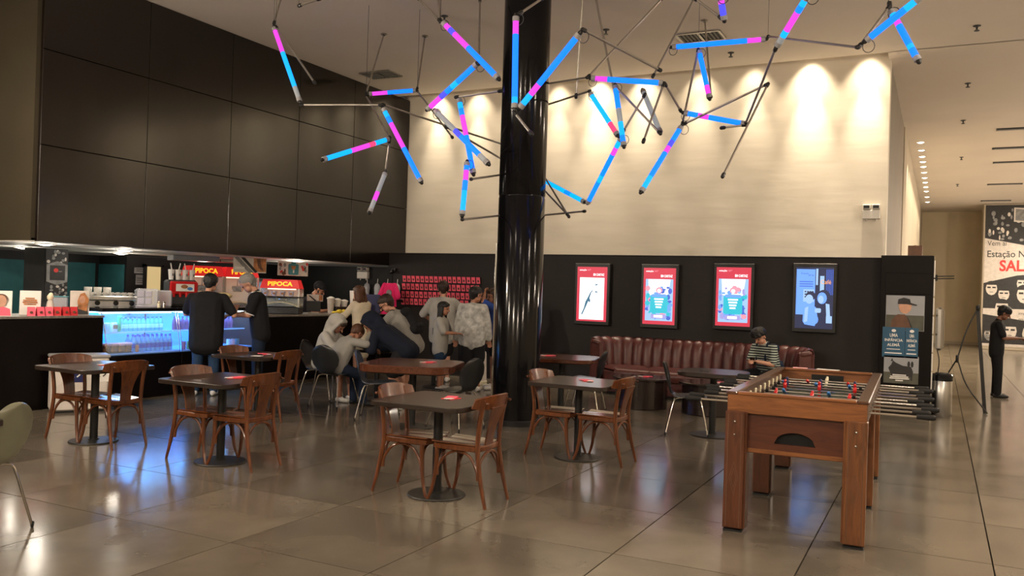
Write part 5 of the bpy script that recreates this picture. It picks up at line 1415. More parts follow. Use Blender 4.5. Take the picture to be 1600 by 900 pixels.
def person(label, loc, rz, H=1.7, hip=None, lean=4, side=0, twist=0, headpitch=10, headyaw=0, hands=None, elbow=None, feet=None, knee=None,
           top='cloth_grey', sleeve=.5, hem=.10, loose=.018, bottom='denim', leg=1.0, bloose=.016, shoe='shoe_white', hair='hair_black', style='short', skin='skin_a',
           wide=1.0, hoodup=False, hoodie=False, extra=None, dress=False, voxel=.0095, footdir=None):
    t = thing('person', label, 'person', loc, rz)
    s = H / 1.72
    hip = V(*hip) if hip else V(0, 0, .93 * s)
    le, sd = math.radians(lean), math.radians(side)
    u = V(math.sin(sd), math.sin(le) * math.cos(sd), math.cos(le) * math.cos(sd)).normalized()
    tw = math.radians(twist)
    r = V(math.cos(tw), math.sin(tw), 0); r = (r - u * r.dot(u)).normalized(); f = u.cross(r)
    f = -f if f.y < 0 and abs(lean) < 90 else f
    SW = .178 * s * wide
    waist = hip + u * .20 * s; chest = hip + u * .39 * s; sh = hip + u * .475 * s
    neck = sh + u * .06 * s + f * .01 * s
    hp = math.radians(headpitch); hy = math.radians(headyaw)
    # head axes: pitch measured from upright, yaw about world z
    hf = V(-math.sin(hy + tw * .0) * math.cos(hp), math.cos(hy) * math.cos(hp), -math.sin(hp)); hr = V(math.cos(hy), math.sin(hy), 0); hu = hr.cross(hf)
    hs = s * (1.09 if H > 1.55 else 1.12)
    nt = sh + (u * .6 + hu * .4).normalized() * .088 * s
    hc = nt + hu * .098 * hs + hf * .028 * hs
    def hd(x, y, z): return hc + hr * x * hs + hf * y * hs + hu * z * hs
    shl = sh - r * SW - u * .015 * s; shr = sh + r * SW - u * .015 * s
    hl = hip - r * .088 * s; hrr = hip + r * .088 * s
    UA, FA, TH, SK = .285 * s, .245 * s, .425 * s, .42 * s
    hands = hands or ((-.24, .05, hip.z - .12 * s), (.24, .05, hip.z - .12 * s))
    elbow = elbow or ((-.5, -1, -.3), (.5, -1, -.3))
    feet = feet or ((-.11, 0, 0), (.11, .03, 0))
    knee = knee or ((-.1, 1, 0), (.1, 1, 0))
    fd = footdir or ((-.15, 1, 0), (.15, 1, 0))
    cuff = []; body = MB(); shirt = MB(); pants = MB()
    B = body.caps
    W_ = wide
    B(hip - r * .07 * s, hip + r * .07 * s, .105 * s * W_); B(waist - r * .05 * s, waist + r * .05 * s, .10 * s * W_); B(hip, waist, .10 * s * W_)
    B(chest - r * .075 * s, chest + r * .075 * s, .105 * s * W_); B(waist, chest, .10 * s * W_)
    B(shl, shr, .052 * s); B(sh, nt, .055 * s, .048 * s); B(nt, hc, .046 * s, .05 * s)
    # head: skull, face, jaw, nose, ears
    B(hd(0, -.028, .035), hd(0, .012, .04), .083 * hs, .08 * hs); B(hd(0, .02, .0), hd(0, .035, -.062), .062 * hs, .042 * hs)
    B(hd(-.025, .03, -.045), hd(.025, .03, -.045), .042 * hs); B(hd(0, .082, .012), hd(0, .108, -.022), .010 * hs, .015 * hs)
    for k in (-1, 1): B(hd(k * .080, -.01, .015), hd(k * .084, -.012, -.02), .014 * hs, .010 * hs)
    S = shirt.caps; ls = loose
    if top:
        S(hip + u * (.0) * s - r * .075 * s, hip + r * .075 * s, .112 * s * W_ + ls); S(waist - r * .06 * s, waist + r * .06 * s, .106 * s * W_ + ls); S(chest - r * .085 * s, chest + r * .085 * s, .108 * s * W_ + ls * .8)
        S(hip - u * hem * s, chest, .112 * s * W_ + ls, .108 * s * W_ + ls)
        for k in (-1, 1): S(hip - u * hem * s + r * k * .08 * s, chest + r * k * .08 * s, .104 * s * W_ + ls, .106 * s * W_ + ls)
        S(shl, shr, .060 * s + ls * .3)
        S(hip - u * hem * s - r * .08 * s, hip - u * hem * s + r * .08 * s, .104 * s * W_ + ls); S(sh - u * .03 * s, sh + u * .035 * s, .072 * s, .062 * s)
    for k, (S0, hnd, el) in enumerate(((shl, hands[0], elbow[0]), (shr, hands[1], elbow[1]))):
        E_, Wr = ik(S0, V(*hnd), UA, FA, V(*el))
        B(S0, E_, .050 * s, .040 * s); B(E_, Wr, .040 * s, .028 * s)
        d = (Wr - E_).normalized(); sg = -1 if k == 0 else 1
        # palm, four unequal curled fingers and a thumb
        side_ = r * sg; pn = (d.cross(side_)); pn = pn.normalized() if pn.length > 1e-4 else V(0, 0, 1)
        ac = pn.cross(d).normalized()
        pal = Wr + d * .085 * s
        for q in (-.022, .0, .022): B(Wr + ac * q * .7 * s + d * .01, pal + ac * q * s, .018 * s, .015 * s, 8)
        cu = -pn if pn.z > 0 else pn
        for q, ln in ((-.031, .062), (-.010, .076), (.011, .080), (.031, .066)):
            a0 = pal + ac * q * s; a1 = a0 + (d * .85 + cu * .4).normalized() * ln * .5 * s; a2 = a1 + (d * .45 + cu * .85).normalized() * ln * .5 * s
            B(a0, a1, .0105 * s, .0095 * s, 8); B(a1, a2, .0095 * s, .0085 * s, 8)
        th0 = Wr + d * .03 * s - ac * sg * .022 * s; th1 = th0 + (d * .6 - ac * sg * .8).normalized() * .035 * s; th2 = th1 + (d * .9 - ac * sg * .2 + cu * .3).normalized() * .030 * s
        B(th0, th1, .013 * s, .011 * s, 8); B(th1, th2, .011 * s, .009 * s, 8)
        if top:
            cuff.append((S0.lerp(E_, min(1, sleeve)), (E_ - S0).normalized()))
            if sleeve <= 1: S(S0, S0.lerp(E_, sleeve), .060 * s + ls * .35, .054 * s + ls * .55)
            else:
                S(S0, E_, .062 * s + ls * .35, .052 * s + ls * .8); S(E_, E_.lerp(Wr, min(1, sleeve - 1)), .052 * s + ls * .8, .040 * s + ls * .5)
    Pn = pants.caps
    if bottom: Pn(hip - r * .075 * s, hip + r * .075 * s, .112 * s * W_); Pn(hip, hip + u * .08 * s, .11 * s * W_)
    for k, (h0, ft, kn, dd) in enumerate(((hl, feet[0], knee[0], fd[0]), (hrr, feet[1], knee[1], fd[1]))):
        an = V(*ft) + V(0, 0, .085 * s)
        K_, A_ = ik(h0, an, TH, SK, V(*kn))
        B(h0, K_, .085 * s * W_, .055 * s); B(K_, A_, .056 * s, .036 * s); B(K_.lerp(A_, .25) - V(0, .015, 0), K_.lerp(A_, .45) - V(0, .012, 0), .050 * s, .045 * s)
        td = V(*dd).normalized()
        B(A_ - V(0, 0, .035 * s), A_ + td * .12 * s - V(0, 0, .05 * s), .034 * s, .030 * s)
        if bottom:
            if leg <= .5: Pn(h0, h0.lerp(K_, leg * 2), .090 * s * W_ + bloose, .080 * s + bloose)
            else: Pn(h0, K_, .090 * s * W_ + bloose, .060 * s + bloose); Pn(K_, K_.lerp(A_, leg * 2 - 1), .060 * s + bloose, .044 * s + bloose * 1.2)
        sh_ = MB(); bz = -.085 * s
        sh_.caps(A_ - td * .035 * s + V(0, 0, -.04 * s), A_ + td * .03 * s + V(0, 0, -.035 * s), .042 * s, .044 * s); sh_.caps(A_ + V(0, 0, -.045 * s), A_ + td * .155 * s + V(0, 0, -.052 * s), .042 * s, .033 * s)
        sh_.caps(A_ - td * .06 * s + V(0, 0, -.066 * s), A_ + td * .165 * s + V(0, 0, -.066 * s), .020 * s, .020 * s)
        bake('shoe', sh_, shoe, t, .012, 2)
    if dress: Pn(hip, hip - V(0, 0, .45 * s), .125 * s, .17 * s)
    bake('body', body, skin, t, voxel, 3)
    if bottom: bake('trousers' if leg > .6 else 'shorts', pants, bottom, t, .014, 3)
    if hoodie or hoodup:
        if hoodup:
            S(hd(0, -.075, .03), hd(0, -.045, .055), .118 * hs, .112 * hs); S(hd(0, -.085, -.05), sh - f * .03, .105 * s, .095 * s)
            for k in (-1, 1):
                S(hd(k * .092, .02, .06), hd(k * .088, .01, -.07), .022 * hs, .03 * hs); S(hd(k * .085, .0, -.08), sh + r * k * .05 * s + f * .06 * s, .035 * s, .05 * s)
            S(hd(-.07, .03, .105), hd(.07, .03, .105), .026 * hs)
        else:
            S(sh - f * .06 * s - r * .06 * s, sh - f * .06 * s + r * .06 * s, .058 * s); S(sh - f * .085 * s - u * .02 * s, sh - f * .10 * s - u * .12 * s, .062 * s, .04 * s)
            for k in (-1, 1): S(sh - f * .03 * s + r * k * .075 * s + u * .02 * s, sh + f * .06 * s + r * k * .04 * s, .034 * s, .03 * s)
    if top: bake('shirt' if not (hoodie or hoodup) else 'hoodie', shirt, top, t, .013, 9)
    # hair
    hm = MB(); Hc = hm.caps
    if style != 'none' and not hoodup:
        Hc(hd(0, -.040, .052), hd(0, -.004, .064), .096 * hs, .088 * hs); Hc(hd(0, -.06, .0), hd(0, -.055, -.03), .066 * hs, .05 * hs)
        for k in (-1, 1): Hc(hd(k * .048, -.03, .03), hd(k * .056, -.025, .0), .040 * hs, .03 * hs)
        if style in ('fringe', 'bob', 'long'): Hc(hd(-.035, .055, .085), hd(.045, .06, .075), .032 * hs)
        if style == 'mop':
            for k in range(9): a = k * .7; Hc(hd(.065 * math.cos(a), .0 + .055 * math.sin(a), .10), hd(.085 * math.cos(a + .4), .01 + .085 * math.sin(a + .4), .065), .040 * hs, .028 * hs)
        if style in ('bob', 'long'):
            e = -.13 if style == 'bob' else -.30
            for k in (-1, 0, 1): Hc(hd(k * .062, -.045, .02), hd(k * .075, -.05, e), .050 * hs, .055 * hs if style == 'bob' else .03 * hs)
            for k in (-1, 1): Hc(hd(k * .075, -.005, .03), hd(k * .085, .0, e * .8), .030 * hs, .028 * hs)
        bake('hair', hm, hair, t, .011, 2)
    elif hoodup:
        Hc(hd(-.03, .02, .075), hd(.03, .02, .075), .045 * hs); Hc(hd(-.04, .05, .075), hd(.04, .055, .07), .035 * hs); bake('hair', hm, hair, t, .011, 2)
    a = MB()
    for k in (-1, 1): a.ball(hd(k * .031, .072, .012), .0115 * hs, 8, 6)
    obj('eyes', a, 'eye', t, smooth=80)
    a = MB(); a.caps(hd(-.018, .072, -.052), hd(.018, .072, -.052), .0075 * hs, n=8); obj('mouth', a, 'lip', t, smooth=80)
    a = MB()
    for k in (-1, 1): a.caps(hd(k * .016, .076, .030), hd(k * .046, .070, .036), .006 * hs, n=6)
    obj('eyebrows', a, hair, t, smooth=80)
    info = dict(t=t, hd=hd, hc=hc, sh=sh, u=u, f=f, r=r, s=s, hip=hip, hs=hs, shl=shl, shr=shr, cuff=cuff)
    if extra: extra(info)
    return t, info

def polo_trim(i):
    a = MB(); c = i['sh'] + i['u'] * .045 * i['s']
    pts = [c + i['r'] * .068 * math.cos(k * PI / 8) + i['f'] * .068 * math.sin(k * PI / 8) for k in range(17)]
    a.tube(pts, .010, 6); obj('collar_trim', a, 'paper_white', i['t'])
def phone(i, p, rot=(.6, 0, 0)):
    t = i['t']
    M = t.matrix_basis
    tag(obj('phone', MB().box((0, 0, 0), (.072, .145, .009), .003), 'gloss_black', None, M @ V(*p), (rot[0], rot[1], t.rotation_euler.z + rot[2])), i.get('pl', 'dark phone held in both hands'), 'phone')
def backpack(i, m='cloth_black', z=-.16, lbl=None):
    a = MB(); s = i['s']; c = i['sh'] + i['u'] * z - i['f'] * .15
    a.caps(c + i['u'] * .14 - i['r'] * .06, c + i['u'] * .14 + i['r'] * .06, .07); a.caps(c - i['u'] * .14 - i['r'] * .07, c - i['u'] * .14 + i['r'] * .07, .08); a.caps(c + i['u'] * .12, c - i['u'] * .14, .085)
    bag = bpy.data.objects.new('backpack', None); COL.objects.link(bag)
    tag(bag, lbl, 'backpack'); bag.matrix_world = i['t'].matrix_basis
    bake('bag', a, m, bag, .014, 3)
    a = MB(); a.caps(c - i['f'] * .07 - i['u'] * .12 - i['r'] * .05, c - i['f'] * .07 - i['u'] * .12 + i['r'] * .05, .045); bake('front_pocket', a, m, bag, .014, 3)
    for k in (-1, 1):
        a = MB(); b = i['shr'] if k > 0 else i['shl']; b = b.lerp(i['sh'], .45)
        p = arc([c + i['u'] * .18 + i['r'] * k * .07 + i['f'] * .06, b + i['u'] * .075, b + i['f'] * .10 - i['u'] * .05, b + i['f'] * .12 - i['u'] * .22, c - i['u'] * .14 + i['r'] * k * .15 + i['f'] * .10])
        a.tube(p, .02, 6, flat=(.35, 1)); obj('strap', a, m, bag)
def glasses(i):
    a = MB(); hd = i['hd']
    for k in (-1, 1):
        pts = [hd(k * .034 + .022 * math.cos(q * PI / 5), .094, .010 + .018 * math.sin(q * PI / 5)) for q in range(11)]
        a.tube(pts, .0028, 5); a.tube([hd(k * .056, .094, .014), hd(k * .084, .0, .018)], .0025, 5)
    a.tube([hd(-.012, .096, .014), hd(.012, .096, .014)], .0025, 5); obj('glasses', a, 'gloss_black', i['t'])

# 1 man in a black T-shirt, back to us, at the display case
def ex(i): pass
person('man with black hair, back turned, in a loose black T-shirt and jeans at the counter', (-9.22, 8.72, 0), 36, 1.71, lean=4, headpitch=22, headyaw=-14, wide=1.24,
       hands=((-.16, .34, 1.14), (.36, .24, 1.24)), elbow=((-1, -.6, -.6), (.5, -1, -1.2)), top='cloth_black', sleeve=.78, hem=.20, loose=.030, bottom='denim', skin='skin_a', style='short', hair='hair_black', feet=((-.13, 0, 0), (.12, .02, 0)))
# 2 grey-haired man in profile
def ex(i):
    polo_trim(i)
    for c, d in i['cuff']:
        e1 = d.orthogonal().normalized(); e2 = d.cross(e1); q = MB(); q.tube([c + d * .045 + e1 * (.064 * math.cos(k * PI / 8)) + e2 * (.064 * math.sin(k * PI / 8)) for k in range(17)], .009, 6); obj('cuff_trim', q, 'paper_white', i['t'])
    i['pl'] = 'dark phone in the hands of the grey-haired man'; phone(i, (-.02, .46, 1.15))
    a = MB(); S0 = i['shr']
person('grey-haired man in a black polo with white trim, head bowed over his hands', (-8.94, 9.48, 0), 134, 1.76, lean=8, headpitch=38, headyaw=6, wide=1.12,
       hands=((-.10, .38, 1.13), (.06, .40, 1.13)), elbow=((-.6, -.6, -1), (.6, -.6, -1)), top='cloth_black', sleeve=.8, hem=.10, loose=.022, bottom='denim_dark', skin='skin_a', style='short', hair='hair_grey', shoe='shoe_black', extra=ex)
# 3 barista
def ex(i):
    a = MB(); hd = i['hd']; a.caps(hd(0, -.03, .055), hd(0, .0, .06), .098 * i['hs'], .092 * i['hs']); a.caps(hd(-.04, .09, .055), hd(.04, .09, .055), .02); bake('cap', a, 'cloth_black', i['t'], .012, 2)
    a = MB(); a.caps(hd(-.03, .055, -.075), hd(.03, .055, -.075), .032); a.caps(hd(0, .05, -.07), hd(0, .06, -.095), .034); 
    for k in (-1, 1): a.caps(hd(k * .055, .01, -.03), hd(k * .03, .05, -.075), .022)
    bake('beard', a, 'hair_black', i['t'], .011, 2)
person('bearded barista in a dark cap and black T-shirt leaning over the counter', (-10.62, 12.32, 0), -60, 1.72, lean=24, headpitch=32, headyaw=4, hands=((-.16, .52, 1.14), (.2, .50, 1.14)), top='cloth_black', sleeve=.7, bottom='cloth_black', skin='skin_b', style='none', hair='hair_black', shoe='shoe_black', extra=ex)
# 4 woman in cream
person('woman with brown bobbed hair in a long-sleeved cream dress at the counter', (-9.08, 12.12, 0), 76, 1.60, lean=4, headpitch=12, headyaw=10, hands=((-.12, .38, 1.10), (.14, .34, 1.12)), elbow=((-.8, -.5, -.8), (.8, -.5, -.8)), top='cloth_cream', sleeve=1.9, hem=.16, loose=.012, bottom='cloth_cream', leg=.4, dress=True, bloose=.02, skin='skin_a', style='bob', hair='hair_brown', shoe='shoe_white', wide=.92)
# 5 hooded kid seated
person('seated kid with a light grey hood pulled up, arms on the round table', (-7.72, 9.42, 0), -78, 1.50, hip=(0, .0, .53), lean=16, headpitch=42, headyaw=0, hands=((-.10, .42, .80), (.12, .44, .80)), elbow=((-1, -.2, -.6), (1, -.2, -.6)), feet=((-.14, .38, 0), (.10, .34, 0)), knee=((-.2, 1, .4), (.2, 1, .4)), top='cloth_lightgrey', sleeve=1.95, loose=.026, hem=.0, hoodup=True, bottom='cloth_black', leg=.42, skin='skin_b', hair='hair_dark', shoe='shoe_white')
# 6 child slumped over the table
person('child in a grey T-shirt, brown hair, head down on the round table', (-7.16, 9.02, 0), -30, 1.42, hip=(0, .0, .53), lean=26, headpitch=58, headyaw=20, hands=((-.10, .50, .78), (.24, .46, .78)), elbow=((-1, 0, .1), (1, 0, .1)), feet=((-.12, .32, 0), (.12, .36, 0)), knee=((-.2, 1, .4), (.2, 1, .4)), top='cloth_grey', sleeve=.95, loose=.026, hem=.0, bottom='denim_dark', skin='skin_b', hair='hair_brown', style='short', shoe='shoe_black')
# 7 navy hoodie bending
person('kid in a navy hoodie with the hood up, bent over the round table', (-6.38, 9.42, 0), 96, 1.56, hip=(0, -.05, .80), lean=58, headpitch=56, headyaw=8, hands=((-.10, .50, .80), (.14, .54, .80)), elbow=((-.5, -.2, -1), (.5, -.2, -1)), feet=((-.14, -.04, 0), (.12, .02, 0)), top='cloth_navy', sleeve=1.9, loose=.030, hoodup=True, hem=.06, bottom='cloth_black', leg=.42, bloose=.03, skin='skin_b', hair='hair_dark', shoe='shoe_white')
# 8 boy with backpack
def ex(i):
    glasses(i); backpack(i, 'cloth_black', -.20, 'dark backpack on the back of the boy in the grey hoodie')
person('boy with short dark hair and glasses in a grey sweatshirt, leaning forward', (-6.72, 10.02, 0), 104, 1.62, hip=(0, -.08, .86), lean=34, headpitch=38, headyaw=14, hands=((-.20, .50, .86), (.18, .46, .84)), elbow=((-.8, -.4, -.8), (.8, -.4, -.8)), top='cloth_grey', sleeve=1.9, hoodie=False, loose=.034, hem=.08, bottom='cloth_black', leg=.46, bloose=.03, skin='skin_a', style='fringe', hair='hair_dark', extra=ex)
# 9 T-shirt man, back
person('man with dark hair in a pale grey T-shirt, back turned, facing the pink cards', (-7.66, 12.52, 0), 30, 1.72, lean=2, headpitch=8, hands=((-.20, .24, 1.05), (.26, .30, 1.14)), elbow=((-1, -.4, -.4), (1, -.5, -.2)), top='cloth_lightgrey', sleeve=.95, loose=.04, hem=.16, wide=1.05, bottom='cloth_black', leg=.46, bloose=.03, skin='skin_a', hair='hair_dark')
# 10 girl
person('girl with long dark hair in a light grey T-shirt looking to the right', (-7.06, 11.50, 0), -78, 1.38, lean=2, headpitch=4, headyaw=-8, hands=((-.12, .26, .90), (.12, .30, .92)), top='cloth_lightgrey', sleeve=.9, loose=.03, hem=.14, bottom='denim', leg=.30, skin='skin_b', style='long', hair='hair_black', wide=.92, elbow=((-.6, -.6, -.6), (.6, -.6, -.6)))
# 11 boy in tie-dye hoodie
person('boy in a pale tie-dyed hoodie and black shorts standing with his back turned', (-6.60, 11.70, 0), 24, 1.64, lean=2, headpitch=10, headyaw=-52, hands=((-.26, .06, .78), (.27, .10, .78)), top='cloth_tiedye', sleeve=1.95, hoodie=True, loose=.042, hem=.10, bottom='cloth_black', leg=.44, bloose=.045, skin='skin_b', style='short', hair='hair_black', wide=1.02)
# 12 woman half behind the column
person('woman in a blue top with long dark hair, half hidden by the black column', (-6.44, 12.20, 0), 118, 1.62, lean=2, headpitch=8, headyaw=20, hands=((-.10, .20, 1.56), (.16, .26, .95)), elbow=((-1, .2, -.6), (1, -.6, -.6)), top='cloth_blue', sleeve=.9, loose=.012, hem=.08, bottom='cloth_black', leg=.34, skin='skin_b', style='long', hair='hair_dark', wide=.92)
# 13 seated on the sofa with a phone
def ex(i):
    i['pl'] = 'dark phone of the person sitting on the sofa'; phone(i, (-.10, .47, .71), (.9, 0, .3)); backpack(i, 'denim_dark', -.22, 'dark blue backpack of the person on the sofa')
    a = MB(); c = i['sh'] + i['u'] * .045
    a.tube([c + i['r'] * .066 * math.cos(k * PI / 8) + i['f'] * .066 * math.sin(k * PI / 8) for k in range(17)], .010, 6); obj('collar', a, 'cloth_lightgrey', i['t'])
person('young person in a striped polo sitting on the sofa, looking down at a phone', (-2.24, 12.98, 0), 150, 1.60, hip=(0, -.02, .49), lean=18, headpitch=36, headyaw=4, hands=((-.12, .40, .70), (-.02, .42, .70)), elbow=((-.6, -.4, -.8), (.6, -.2, -.8)), feet=((-.16, .42, 0), (.20, .40, 0)), knee=((-.3, 1, .5), (.4, 1, .5)), top='cloth_striped', sleeve=.85, loose=.026, hem=.02, bottom='cloth_black', leg=.40, bloose=.02, skin='skin_a', style='mop', hair='hair_black', extra=ex)
# 14 standing attendant on the right
def ex(i):
    a = MB(); hd = i['hd']; a.caps(hd(0, -.03, .05), hd(0, .005, .055), .098 * i['hs'], .09 * i['hs']); a.caps(hd(-.03, -.07, .02), hd(.03, -.07, .02), .05); bake('beret', a, 'cloth_black', i['t'], .012, 2)
    i['pl'] = 'dark phone of the attendant in black on the right'; phone(i, (.0, .40, 1.08))
person('attendant all in black with a dark cap, standing in profile with a phone', (.92, 17.25, 0), -90, 1.62, lean=2, headpitch=28, headyaw=-2, hands=((-.06, .30, 1.06), (.09, .31, 1.06)), elbow=((-.5, -.6, -1), (.5, -.6, -1)), top='cloth_black', sleeve=.8, loose=.016, hem=.10, bottom='cloth_black', skin='skin_c', hair='hair_black', style='short', shoe='shoe_black', wide=1.05, extra=ex)

# ================================================================ HANGING LIGHT SCULPTURE
TUBES = [
    ((-7.109, 7.601, 4.644), (-6.601, 7.525, 3.697), 'ppccch'),
    ((-6.946, 9.254, 4.202), (-6.418, 9.633, 4.298), 'pppbbbbb'),
    ((-5.577, 7.707, 3.605), (-5.058, 7.748, 2.756), 'cbppppbbbbb'),
    ((-5.621, 7.91, 3.294), (-5.836, 7.018, 2.928), 'ccrpppcccc'),
    ((-5.709, 7.979, 2.922), (-5.618, 7.578, 2.419), 'hhph'),
    ((-4.266, 6.799, 4.138), (-3.63, 6.787, 3.536), 'pvpppbbbbbb'),
    ((-3.954, 6.959, 3.761), (-4.592, 7.085, 3.383), 'bbbcbvpp'),
    ((-4.524, 7.12, 3.385), (-3.836, 7.021, 2.803), 'hhhvbbbh'),
    ((-4.415, 7.399, 3.558), (-4.161, 7.305, 2.756), 'cbpppbbbbb'),
    ((-4.221, 7.274, 2.887), (-4.151, 7.088, 2.322), 'bppbbcccc'),
    ((-3.328, 6.49, 3.993), (-3.271, 6.41, 3.154), 'ppbbbbbbbbbc'),
    ((-2.672, 6.374, 3.739), (-3.237, 6.427, 3.166), 'bbbbbbbbbppcc'),
    ((-3.268, 8.09, 3.827), (-2.526, 8.241, 3.749), 'ppbbbbbbbb'),
    ((-3.452, 8.557, 3.794), (-3.028, 8.325, 3.257), 'ccccccrr'),
    ((-3.072, 8.301, 3.794), (-2.904, 8.164, 3.111), 'bbbhhccb'),
    ((-2.992, 8.343, 3.258), (-3.594, 8.937, 2.632), 'cpbbbcbbb'),
    ((-4.791, 10.123, 3.127), (-3.846, 9.482, 2.71), 'cccccbcc'),
    ((-2.435, 8.624, 3.524), (-1.802, 8.72, 3.384), 'bbppbbbbbb'),
    ((-2.443, 8.62, 3.384), (-2.709, 8.152, 2.642), 'bbvpbbbbcc'),
    ((-2.683, 8.944, 4.316), (-1.716, 9.209, 4.378), 'bbbbbbbbbbpp'),
    ((-2.409, 9.083, 4.298), (-2.239, 8.946, 3.719), 'bbbbbbbpp'),
    ((-1.69, 6.982, 4.129), (-1.674, 7.102, 3.935), 'pvvv'),
    ((-0.974, 6.896, 4.007), (-1.262, 7.199, 3.699), 'cbpppch'),
    ((-0.585, 7.206, 3.677), (-0.184, 7.071, 3.942), 'bbbbbbbcc'),
    ((-0.424, 7.51, 4.011), (-0.197, 7.403, 3.529), 'cbpbbbbbcbb'),
]
RODS = [
    ((-7.163, 7.797, 5.124), (-7.107, 7.602, 4.682)),
    ((-7.086, 7.613, 4.652), (-6.323, 7.441, 3.875)),
    ((-6.594, 7.529, 3.668), (-5.584, 7.703, 3.633)),
    ((-5.584, 7.703, 3.641), (-5.042, 9.659, 3.486)),
    ((-7.53, 10.378, 5.389), (-6.969, 9.242, 4.21)),
    ((-6.998, 10.681, 5.388), (-6.411, 9.636, 4.316)),
    ((-6.41, 9.637, 4.29), (-5.136, 8.491, 3.385)),
    ((-6.968, 9.243, 4.176), (-5.615, 7.913, 3.309)),
    ((-5.615, 7.913, 3.287), (-5.709, 7.979, 2.922)),
    ((-4.651, 6.94, 4.463), (-4.283, 6.791, 4.143)),
    ((-4.418, 6.946, 4.447), (-4.283, 6.791, 4.137)),
    ((-5.09, 8.957, 5.133), (-3.948, 6.962, 3.75)),
    ((-4.444, 7.384, 3.564), (-3.887, 7.329, 3.573)),
    ((-4.681, 7.601, 3.319), (-4.99, 9.574, 3.265)),
    ((-4.183, 7.294, 2.71), (-4.986, 9.576, 3.101)),
    ((-4.15, 7.088, 2.291), (-4.926, 9.496, 2.57)),
    ((-3.471, 8.32, 4.786), (-3.587, 8.489, 3.741)),
    ((-2.658, 6.381, 3.765), (-2.293, 7.351, 3.637)),
    ((-3.431, 8.564, 4.86), (-2.987, 8.345, 3.285)),
    ((-2.712, 8.704, 4.785), (-3.292, 8.078, 3.833)),
    ((-4.68, 9.839, 4.274), (-3.292, 8.078, 3.833)),
    ((-4.673, 9.844, 3.986), (-3.452, 8.557, 3.815)),
    ((-4.694, 9.948, 3.226), (-3.935, 9.213, 2.509)),
    ((-4.689, 9.951, 3.009), (-3.949, 9.206, 2.531)),
    ((-4.635, 9.867, 2.593), (-3.693, 9.112, 2.563)),
    ((-3.072, 8.301, 3.781), (-2.487, 8.038, 3.202)),
    ((-2.532, 8.238, 3.742), (-2.604, 7.867, 3.097)),
    ((-2.791, 8.444, 3.704), (-2.988, 8.345, 3.298)),
    ((-2.467, 9.051, 4.859), (-2.693, 8.38, 3.861)),
    ((-2.52, 8.244, 3.743), (-2.453, 8.615, 3.537)),
    ((-1.958, 7.182, 4.19), (-1.694, 7.092, 3.956)),
    ((-2.415, 9.08, 4.304), (-2.438, 8.623, 3.397)),
    ((-2.978, 11.481, 5.428), (-2.228, 8.952, 3.74)),
    ((-1.266, 7.197, 3.688), (-1.808, 8.717, 3.39)),
    ((-2.426, 8.629, 3.404), (-1.541, 8.403, 3.699)),
    ((-1.541, 8.403, 3.699), (-1.816, 7.819, 2.729)),
    ((-2.027, 8.607, 3.337), (-1.808, 8.717, 3.377)),
    ((-1.705, 9.215, 4.406), (-0.629, 7.183, 3.63)),
    ((-0.625, 7.186, 3.635), (-0.429, 7.508, 4.032)),
    ((-0.429, 7.508, 4.032), (-0.437, 7.503, 4.147)),
    ((-3.304, 6.502, 4.005), (-3.158, 6.687, 4.19)),
    ((-3.27, 6.41, 3.133), (-3.047, 6.299, 2.915)),
    ((-5.822, 6.572, 4.41), (-5.502, 6.51, 4.42)),
]
DEAD = [
    ((-2.88, 8.622, 3.799), (-2.577, 8.329, 3.265)),
]

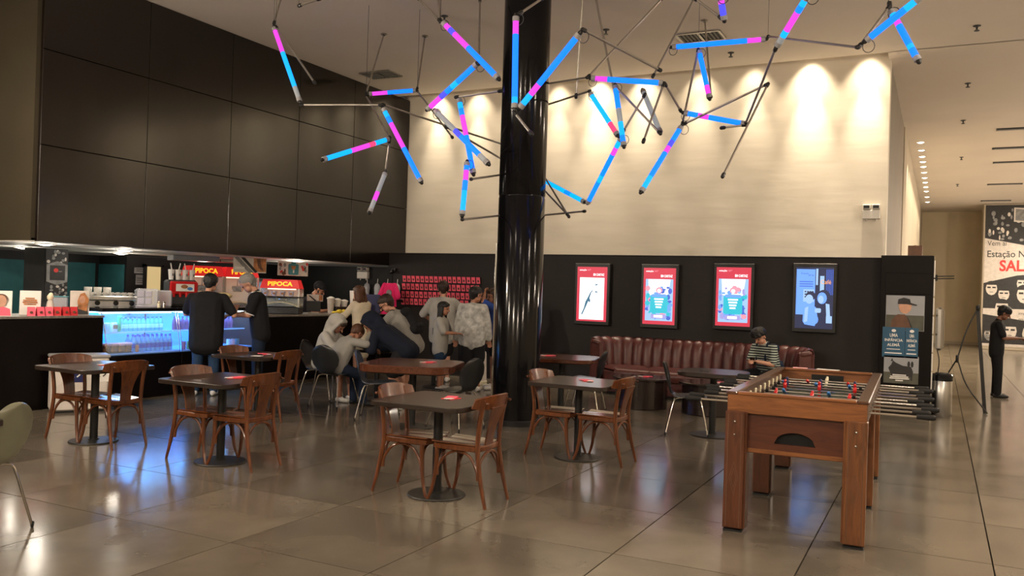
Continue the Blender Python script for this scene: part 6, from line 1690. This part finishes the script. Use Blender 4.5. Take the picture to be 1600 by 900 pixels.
LEDC = {'b': 'led_blue', 'c': 'led_cyan', 'p': 'led_pink', 'r': 'led_red', 'v': 'led_violet', 'h': 'led_off'}
LPAL = list(LEDC.values()); LIX = {k: i for i, k in enumerate(LEDC)}
LS = thing('light_sculpture', 'hanging sculpture of glowing blue and pink light tubes joined by thin rods', 'light sculpture', (-4.5, 8.0, CEIL))
org = V(-4.5, 8.0, CEIL)
def light_tube(p, q, code, lit=True):
    p = V(*p) - org; q = V(*q) - org; d = (q - p); L = d.length; d.normalize()
    R = .0265
    a = MB()
    rr_ = random.Random(code + str(round(L, 2)))
    n = len(code); p0 = p + d * .05; q0 = q - d * .05
    for k, ch in enumerate(code):
        a.m = LIX[ch] if lit else LIX['h']
        a.tube([p0.lerp(q0, k / n), p0.lerp(q0, (k + 1) / n)], R, 12, cap=(k in (0, n - 1)))
    o = obj('light_tube', a, LPAL, LS, smooth=50)
    upv = V(-.35, .75, .55).normalized(); upv = (upv - d * upv.dot(d)).normalized()
    a = MB(); a.tube([p0 + upv * .024, q0 + upv * .024], .016, 6, flat=(.6, 1), upv=upv); obj('channel', a, 'alu_rod', o)
    for e, g in ((p, p0), (q, q0)):
        a = MB(); a.tube([e.lerp(g, .3), g.lerp(p.lerp(q, .5), .02)], .030, 12); c = obj('end_cap', a, 'grey_plastic' if lit else 'alu_rod', o)
        a = MB(); a.caps(e, e.lerp(g, .4), .020, n=8); obj('joint', a, 'black_metal', o)
    if lit:
        a = MB(); c = p + V(.03, 0, -.04); a.tube([c + V(.045 * math.cos(t * PI / 6), 0, .05 * math.sin(t * PI / 6)) for t in range(13)], .0035, 5); obj('cable_loop', a, 'dark_grey', o)
for p, q, code in TUBES: light_tube(p, q, code)
for p, q in DEAD: light_tube(p, q, 'hhhh', False)
for p, q in RODS:
    p = V(*p) - org; q = V(*q) - org
    a = MB(); a.tube([p, q], .0115, 8); r = obj('rod', a, 'alu_rod', LS)
    for e in (p, q):
        a = MB(); a.caps(e, e + (p.lerp(q, .5) - e).normalized() * .03, .019, n=8); obj('rod_end', a, 'black_metal', r)
    for e in (p, q):
        if e.z > -.12: a = MB(); a.lathe([(.045, 0), (.05, -.012), (.02, -.03)], 14, (e.x, e.y, 0)); obj('ceiling_rose', a, 'alu_rod', r)
# thin wires from the higher joints to the ceiling
for p, q in RODS:
    for e in (p, q):
        if 4.05 < e[2] < 5.25:
            e = V(*e) - org
            a = MB(); a.tube([e, V(e.x, e.y, 0)], .0022, 4); obj('suspension_wire', a, 'dark_grey', LS)
